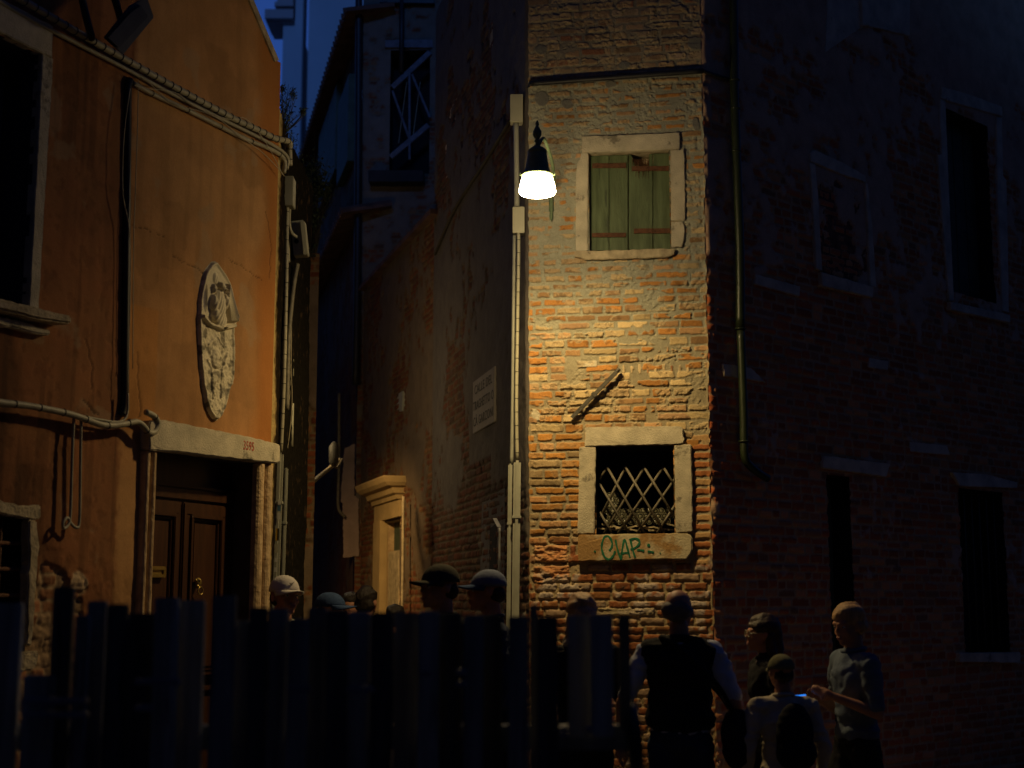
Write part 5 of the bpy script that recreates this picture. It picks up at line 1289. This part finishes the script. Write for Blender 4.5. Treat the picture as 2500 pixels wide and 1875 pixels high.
    # clothes
    c = Caps(); t_ = .018
    c.ell(V(0, ly(1.0), 1.00), V(.168, .125, .10)); c.ell(V(0, ly(1.13), 1.13), V(.152, .118, .18)); c.ell(V(0, ly(1.3), 1.30), V(.175, .130, .19))
    c.cap(V(-sw+.03, ly(1.41), 1.405), .074*k, V(sw-.03, ly(1.41), 1.405), .074*k); c.cap(V(0, ly(1.4)-.01, 1.42), .082*k, V(0, ly(1.46), 1.46), .070*k)
    for (sh, el_, wr) in arms:
        if sleeves == 'none': c.cap(sh, .066*k, sh+(el_-sh)*.1, .06*k); continue
        c.cap(sh, .066*k, el_ if sleeves == 'long' else sh+(el_-sh)*.85, .052*k)
        if sleeves == 'long': c.cap(el_, .052*k, el_+(wr-el_)*.92, .040*k)
    tp = remesh('shirt', c, top, e, vox, 3, .024, 1)
    # collar
    m = MB(); m.torus(V(0, ly(1.48), 1.485), (0, .15, 1), .066*k, .014*k, 20, 8); m.build('collar', top, tp, smooth=True, world=False)
    c = Caps(); c.ell(V(0, 0, .96), V(.168, .125, .12))
    for (hp, kn, an, toe) in legs: c.cap(hp, .097*k, kn, .072*k); c.cap(kn, .072*k, an+V(0, 0, .03), .060*k)
    remesh('trousers', c, trousers, e, vox, 3, .022, 2)
    for (hp, kn, an, toe) in legs:
        c = Caps(); c.cap(an+V(0, -.03, -.03), .045*k, toe+V(0, .02, 0), .036*k); remesh('shoe', c, mat_cache('shoe', (.03, .03, .03), .5), e, .01, 2)
    if hair:
        kind, hm = hair; c = Caps()
        if hat: kind = 'under'
        if kind == 'short': c.ell(h(0, -.016, .048), V(.086, .106, .086), rot); c.ell(h(0, -.050, -.008), V(.081, .066, .078), rot)
        elif kind == 'under': c.ell(h(0, -.052, -.012), V(.076, .060, .060), rot)
        elif kind == 'fringe': c.ell(h(0, -.055, .005), V(.083, .062, .066), rot); c.ell(h(-.06, -.03, -.005), V(.024, .045, .03), rot); c.ell(h(.06, -.03, -.005), V(.024, .045, .03), rot)
        elif kind == 'long':
            c.ell(h(0, -.018, .048), V(.092, .108, .092), rot); c.cap(h(0, -.07, .0), .080*k, h(0, -.085, -.16), .070*k); c.cap(h(-.06, -.04, -.02), .035*k, h(-.07, -.05, -.15), .035*k); c.cap(h(.06, -.04, -.02), .035*k, h(.07, -.05, -.15), .035*k)
        elif kind == 'tail': c.ell(h(0, -.016, .048), V(.089, .106, .090), rot); c.ell(h(0, -.05, -.01), V(.084, .070, .07), rot); c.cap(h(0, -.115, .04), .035*k, h(0, -.135, -.12), .022*k)
        remesh('hair', c, hm, bo, .006, 1, .022, 3)
    if vest:
        c = Caps(); c.ell(V(0, ly(1.06), 1.06), V(.195, .155, .12)); c.ell(V(0, ly(1.16), 1.16), V(.180, .148, .18)); c.ell(V(0, ly(1.3), 1.30), V(.192, .156, .19)); c.cap(V(-sw+.055, ly(1.41), 1.40), .097*k, V(sw-.055, ly(1.41), 1.40), .097*k)
        remesh('vest', c, vest, e, vox, 3, .02, 4)
        m = MB(); m.torus(V(0, ly(1.47), 1.475), (0, .2, 1), .078*k, .022*k, 20, 8); m.build('vest_collar', vest, e, smooth=True, world=False)
    if hat:
        kind, hm, hm2 = hat
        n = 28; vs = []; fs = []
        for i in range(9):
            t = math.pi/2*i/8
            for j in range(n):
                a = 2*math.pi*j/n; vs.append(h(.089*math.cos(t)**.9*math.cos(a)*(1+.012*math.cos(6*a)), -.012+.109*math.cos(t)**.9*math.sin(a)*(1+.012*math.cos(6*a))-.006*math.sin(t), .024+.099*math.sin(t)))
        for i in range(8):
            for j in range(n): fs.append((i*n+j, i*n+(j+1) % n, (i+1)*n+(j+1) % n, (i+1)*n+j))
        m = MB(); m.add(vs, fs); hb = m.build('cap' if kind != 'bucket' else 'hat', hm, e, smooth=True, world=False)
        so = hb.modifiers.new('s', 'SOLIDIFY'); so.thickness = .004
        m = MB(); vs = []; fs = []
        if kind == 'bucket':
            for i in range(3):
                for j in range(n):
                    a = 2*math.pi*j/n; f = i/2; vs.append(h((.090+.055*f)*math.cos(a), -.010+(.110+.05*f)*math.sin(a), .034-.045*f))
            for i in range(2):
                for j in range(n): fs.append((i*n+j, i*n+(j+1) % n, (i+1)*n+(j+1) % n, (i+1)*n+j))
        else:
            nb = 16
            for i in range(6):
                for j in range(nb+1):
                    a = R(8)+R(164)*j/nb; f = i/5; ca, sa_ = math.cos(a), math.sin(a)
                    x = .087*ca*(1-.05*f); y = -.010+.108*sa_+f*(.078*sa_**.7)
                    vs.append(h(x, y, .034+.012*f*sa_-.020*(abs(ca)**2)*f-.018*f))
            for i in range(5):
                for j in range(nb): fs.append((i*(nb+1)+j, i*(nb+1)+j+1, (i+1)*(nb+1)+j+1, (i+1)*(nb+1)+j))
        m.add(vs, fs); b_ = m.build('brim', hm2, hb, smooth=True, world=False); so = b_.modifiers.new('s', 'SOLIDIFY'); so.thickness = .005
        if kind == 'cap_mark':
            pts = [Vector((-.024, 0)), Vector((-.020, -.008)), Vector((-.010, -.010)), Vector((.030, .010)), Vector((-.008, -.002)), Vector((-.018, -.001))]
            vs = []
            for p in pts:
                a = math.pi/2+p.x/.1; zz2 = .075+p.y; ct = math.cos(math.asin(min(.99, (zz2-.03)/.092)))
                vs.append(h(-.091*ct*math.cos(a)*-1, -.010+.112*ct*math.sin(a), zz2))
            m = MB(); m.add(vs, [tuple(range(6))]); o = m.build('emblem', M['letters'], hb, world=False, recalc=False); so = o.modifiers.new('s', 'SOLIDIFY'); so.thickness = .003
    return e, h, V
_mc = {}
def mat_cache(name, c, r):
    if name not in _mc: _mc[name] = mat(name, c, r, .1, 20, 0)
    return _mc[name]
hair_d = mat('dark_hair', (.018, .012, .009), .6, .4, 30, .5, 120, stretch=(3, 3, .4)); hair_b = mat('blond_hair', (.46, .27, .12), .5, .35, 30, .5, 120, stretch=(3, 3, .4)); hair_g = mat('grey_hair', (.16, .135, .115), .7, .3, 30, .5, 120); hair_br = mat('brown_hair', (.035, .016, .009), .5, .4, 30, .5, 120)
hair_gi = mat('ginger_hair', (.26, .11, .04), .5, .35, 30, .5, 120)
C_dark = cloth('black_cloth', (.014, .014, .017)); C_white = cloth('white_cotton', (.55, .56, .50), .06); C_jean = cloth('blue_jeans', (.035, .05, .085)); C_navy = cloth('navy_cloth', (.03, .04, .07)); C_cream = cloth('cream_cotton', (.50, .43, .32), .1); C_shirt = cloth('pale_blue_cotton', (.48, .50, .56), .1)
C_capw = cloth('white_cap_cloth', (.52, .48, .44), .05); C_olive = cloth('olive_cap_cloth', (.16, .15, .08)); C_dkcap = cloth('dark_cap_cloth', (.05, .045, .03)); C_blue = cloth('blue_hat_cloth', (.03, .055, .12)); C_paleb = cloth('pale_blue_cap_cloth', (.13, .15, .21), .1); C_grey = cloth('blue_grey_cloth', (.12, .15, .20)); C_pink = cloth('dusty_cloth', (.20, .15, .15))
def ploc(px, Y): return (at(px, 1463, Y).x, Y, 0)

person(ploc(690, 8.9), 142, 1.79, 'young man in a white cap and pale polo shirt beside the stickered conduit', C_white, C_jean, ('short', hair_d), SK, vox=.010, hvox=.0058, hat=('cap_mark', C_capw, C_capw), sleeves='short', pose=dict(stride=.08))
person(ploc(800, 9.6), 95, 1.69, 'person in a blue cap with dark jacket behind the boards, turned to the right', C_dark, C_dark, ('short', hair_d), SK, hat=('cap', C_blue, C_blue), pose=dict(stride=.1))
person(ploc(858, 12.5), 180, 1.70, 'dark haired person deep in the alley, left of the stone doorway', C_dark, C_dark, ('short', hair_d), SKD, vox=.014)
person(ploc(893, 11.6), 20, 1.74, 'person seen as a dark round head just left of the lit alley doorway', C_dark, C_dark, ('short', hair_d), SKD, vox=.014)
person(ploc(965, 12.0), 5, 1.60, 'short person whose dark head shows below the slim pipe of the alley doorway', C_dark, C_dark, ('short', hair_d), SKD, vox=.014)
person(ploc(1082, 8.1), 235, 1.84, 'tall man in a dark peaked cap, his face in shadow, at the alley mouth', C_dark, C_dark, ('short', hair_d), SKD, hat=('cap', C_dkcap, C_dkcap), pose=dict(stride=.2))
person(ploc(1200, 8.6), 262, 1.82, 'person in a pale blue peaked cap walking past the foot of the conduits', C_navy, C_dark, ('short', hair_d), SKD, hat=('cap', C_paleb, C_blue), pose=dict(stride=.25))
pe, h_, V_ = person(ploc(1422, 8.0), 350, 1.67, 'blond woman with a knitted scarf seen from behind over the boards', C_dark, C_dark, ('long', hair_b), SK, pose=dict(stride=.15), female=True)
m = MB()
for i in range(9): a = i/9*2*math.pi; m.tube([V_(.085*math.cos(a), .085*math.sin(a)-.01, 1.42), V_(.10*math.cos(a+.5), .10*math.sin(a+.5)-.01, 1.47), V_(.085*math.cos(a+1), .085*math.sin(a+1)-.01, 1.51)], .024, 7)
m.build('scarf', C_cream, pe, smooth=True, world=False)
# man in the vest, from behind
pe, h_, V_ = person(ploc(1656, 7.7), 8, 1.70, 'balding man in a black vest and jeans seen from behind', C_shirt, C_jean, ('fringe', hair_g), SK, vox=.009, vest=C_dark, headyaw=12, lean=.03, sleeves='short',
                    pose=dict(stride=.12, elbow=[(-.31, -.05, 1.14), (.30, -.06, 1.14)], wrist=[(-.33, .04, .90), (.27, .10, .98)]))
bgc = Caps(); bgc.ell(V_(.30, -.04, .98), V_(.085, .12, .15)); bgc.ell(V_(.31, -.04, .90), V_(.09, .13, .11))
bagr = empty('shoulder_bag', worldloc(pe)+Vector((.3, 0, .8)), 'black shoulder bag hanging at the right hip of the man in the vest', 'bag')
off_ = worldloc(pe)-worldloc(bagr)
bgc.m.v = [tuple(Matrix.Rotation(-R(8), 3, 'Z') @ Vector(v)+off_) for v in bgc.m.v]
remesh('bag_body', bgc, C_dark, bagr, .01, 4, .01, 2)
m = MB(); m.tube([Vector(p) for p in [V_(.32, -.06, 1.02), V_(.20, -.16, 1.25), V_(-.02, -.13, 1.46), V_(-.10, .0, 1.49), V_(-.05, .13, 1.38), V_(.2, .15, 1.2), V_(.31, .06, 1.02)]], .014, 8)
m.v = [tuple(Matrix.Rotation(-R(8), 3, 'Z') @ Vector(v)+off_) for v in m.v]
m.build('strap', C_dark, bagr, smooth=True, world=False)
pe, h_, V_ = person(ploc(1868, 8.6), 262, 1.55, 'brown haired woman in dark clothes facing left behind the child', C_dark, C_dark, ('long', hair_br), SK, pose=dict(stride=.25), female=True)
m = MB()
for sx in (-1, 1):
    m.torus(h_(sx*.033, .100, .002), h_(0, 1, 0)-h_(0, 0, 0), .020, .0022, 16, 6); m.tube([h_(sx*.052, .098, .004), h_(sx*.080, .02, .006)], .002, 6, False)
m.tube([h_(-.014, .104, .004), h_(.014, .104, .004)], .002, 6, False)
m.build('glasses', M['wire'], pe, smooth=True, world=False)
pe, h_, V_ = person(ploc(1905, 7.6), 350, 1.36, 'child in an olive cap and cream shirt walking away with a dark rucksack', C_cream, C_dark, ('short', hair_d), SK, hat=('cap', C_olive, C_olive), vox=.009, pose=dict(stride=.22, elbow=[(-.27, -.03, 1.13), (.27, -.03, 1.13)]))
rk = Caps(); rk.ell(V_(0, -.20, 1.25), V_(.13, .09, .20)); rk.ell(V_(0, -.22, 1.13), V_(.14, .10, .12))
bg2 = empty('rucksack', worldloc(pe)+Vector((0, -.15, .8)), 'dark rucksack on the back of the child in the cream shirt', 'rucksack'); o2 = worldloc(pe)-worldloc(bg2)
rk.m.v = [tuple(Matrix.Rotation(-R(350), 3, 'Z') @ Vector(v)+o2) for v in rk.m.v]; remesh('bag_body', rk, C_dark, bg2, .01, 4, .008, 2)
pe, h_, V_ = person(ploc(2080, 8.0), 255, 1.62, 'person at the right in a blue grey top, holding a lit phone', C_grey, C_dark, ('short', hair_b), SK, headyaw=-20, headpitch=-12,
                    pose=dict(stride=.3, elbow=[(-.22, -.02, 1.13), (.22, .0, 1.12)], wrist=[(-.12, .20, 1.22), (.10, .20, 1.20)]), sleeves='short')
ph = empty('phone', worldloc(pe)+Vector((-.36, -.1, 1.10)), 'phone with a blue glowing screen held by the person at the right', 'phone')
m = MB(); pc_ = worldloc(ph); uz_ = Vector((-.2, .25, .9)).normalized(); ux2 = Vector((.95, -.1, .1)).normalized()
m.box(pc_, .15, .075, .008, ux=ux2, uy=Vector((0, .55, .83)).normalized(), uz=ux2.cross(Vector((0, .55, .83)).normalized())); m.build('case', M['black'], ph, bevel=.002)
scr = mat('phone_screen', (.02, .05, .1), .2, .1, 5, 0, emit=(.02, .22, .9), es=1.2)
m = MB(); nn_ = ux2.cross(Vector((0, .55, .83)).normalized()); m.box(pc_+nn_*(-.006 if nn_.y > 0 else .006), .14, .068, .002, ux=ux2, uy=Vector((0, .55, .83)).normalized(), uz=nn_); m.build('screen', scr, ph)

# ================================================================== SKY, SUN, CAMERA
w = bpy.data.worlds.new('World'); SC.world = w; w.use_nodes = True; n = w.node_tree
sky = n.nodes.new('ShaderNodeTexSky'); sky.sky_type = 'NISHITA'; sky.sun_disc = False
sky.sun_elevation = R(-4); sky.sun_rotation = R(-15); sky.ozone_density = 1; sky.air_density = 1; sky.dust_density = 1
tint = n.nodes.new('ShaderNodeMix'); tint.data_type = 'RGBA'; tint.blend_type = 'MULTIPLY'; tint.inputs[0].default_value = 1
n.links.new(sky.outputs[0], tint.inputs[6]); tint.inputs[7].default_value = (2.2, 5.8, 18.0, 1)
bg = n.nodes['Background']; n.links.new(tint.outputs[2], bg.inputs[0]); bg.inputs[1].default_value = .15
sd = bpy.data.lights.new('dusk_fill_sun', 'SUN'); sd.energy = .34; sd.angle = R(8); sd.color = (.10, .30, 1)  # added blue dusk fill from behind the camera, brightens the church tower
so = bpy.data.objects.new('dusk_fill_sun', sd); COL.objects.link(so); so.rotation_euler = (R(72), 0, 0)
cd_ = bpy.data.cameras.new('camera'); cd_.lens = 50; cd_.sensor_width = 36; cd_.clip_end = 1000; cd_.clip_start = .05
cd_.dof.use_dof = True; cd_.dof.focus_distance = 10.9; cd_.dof.aperture_fstop = 2.0
co = bpy.data.objects.new('camera', cd_); COL.objects.link(co); co.location = CAM; co.rotation_euler = (R(90)+PITCH, 0, 0)
SC.camera = co
SC.view_settings.view_transform = 'Standard'; SC.view_settings.look = 'None'; SC.view_settings.exposure = 0; SC.view_settings.gamma = 1
SC.cycles.use_denoising = True; SC.cycles.max_bounces = 6; SC.cycles.diffuse_bounces = 4; SC.cycles.sample_clamp_indirect = 3
SC.cycles.use_adaptive_sampling = False
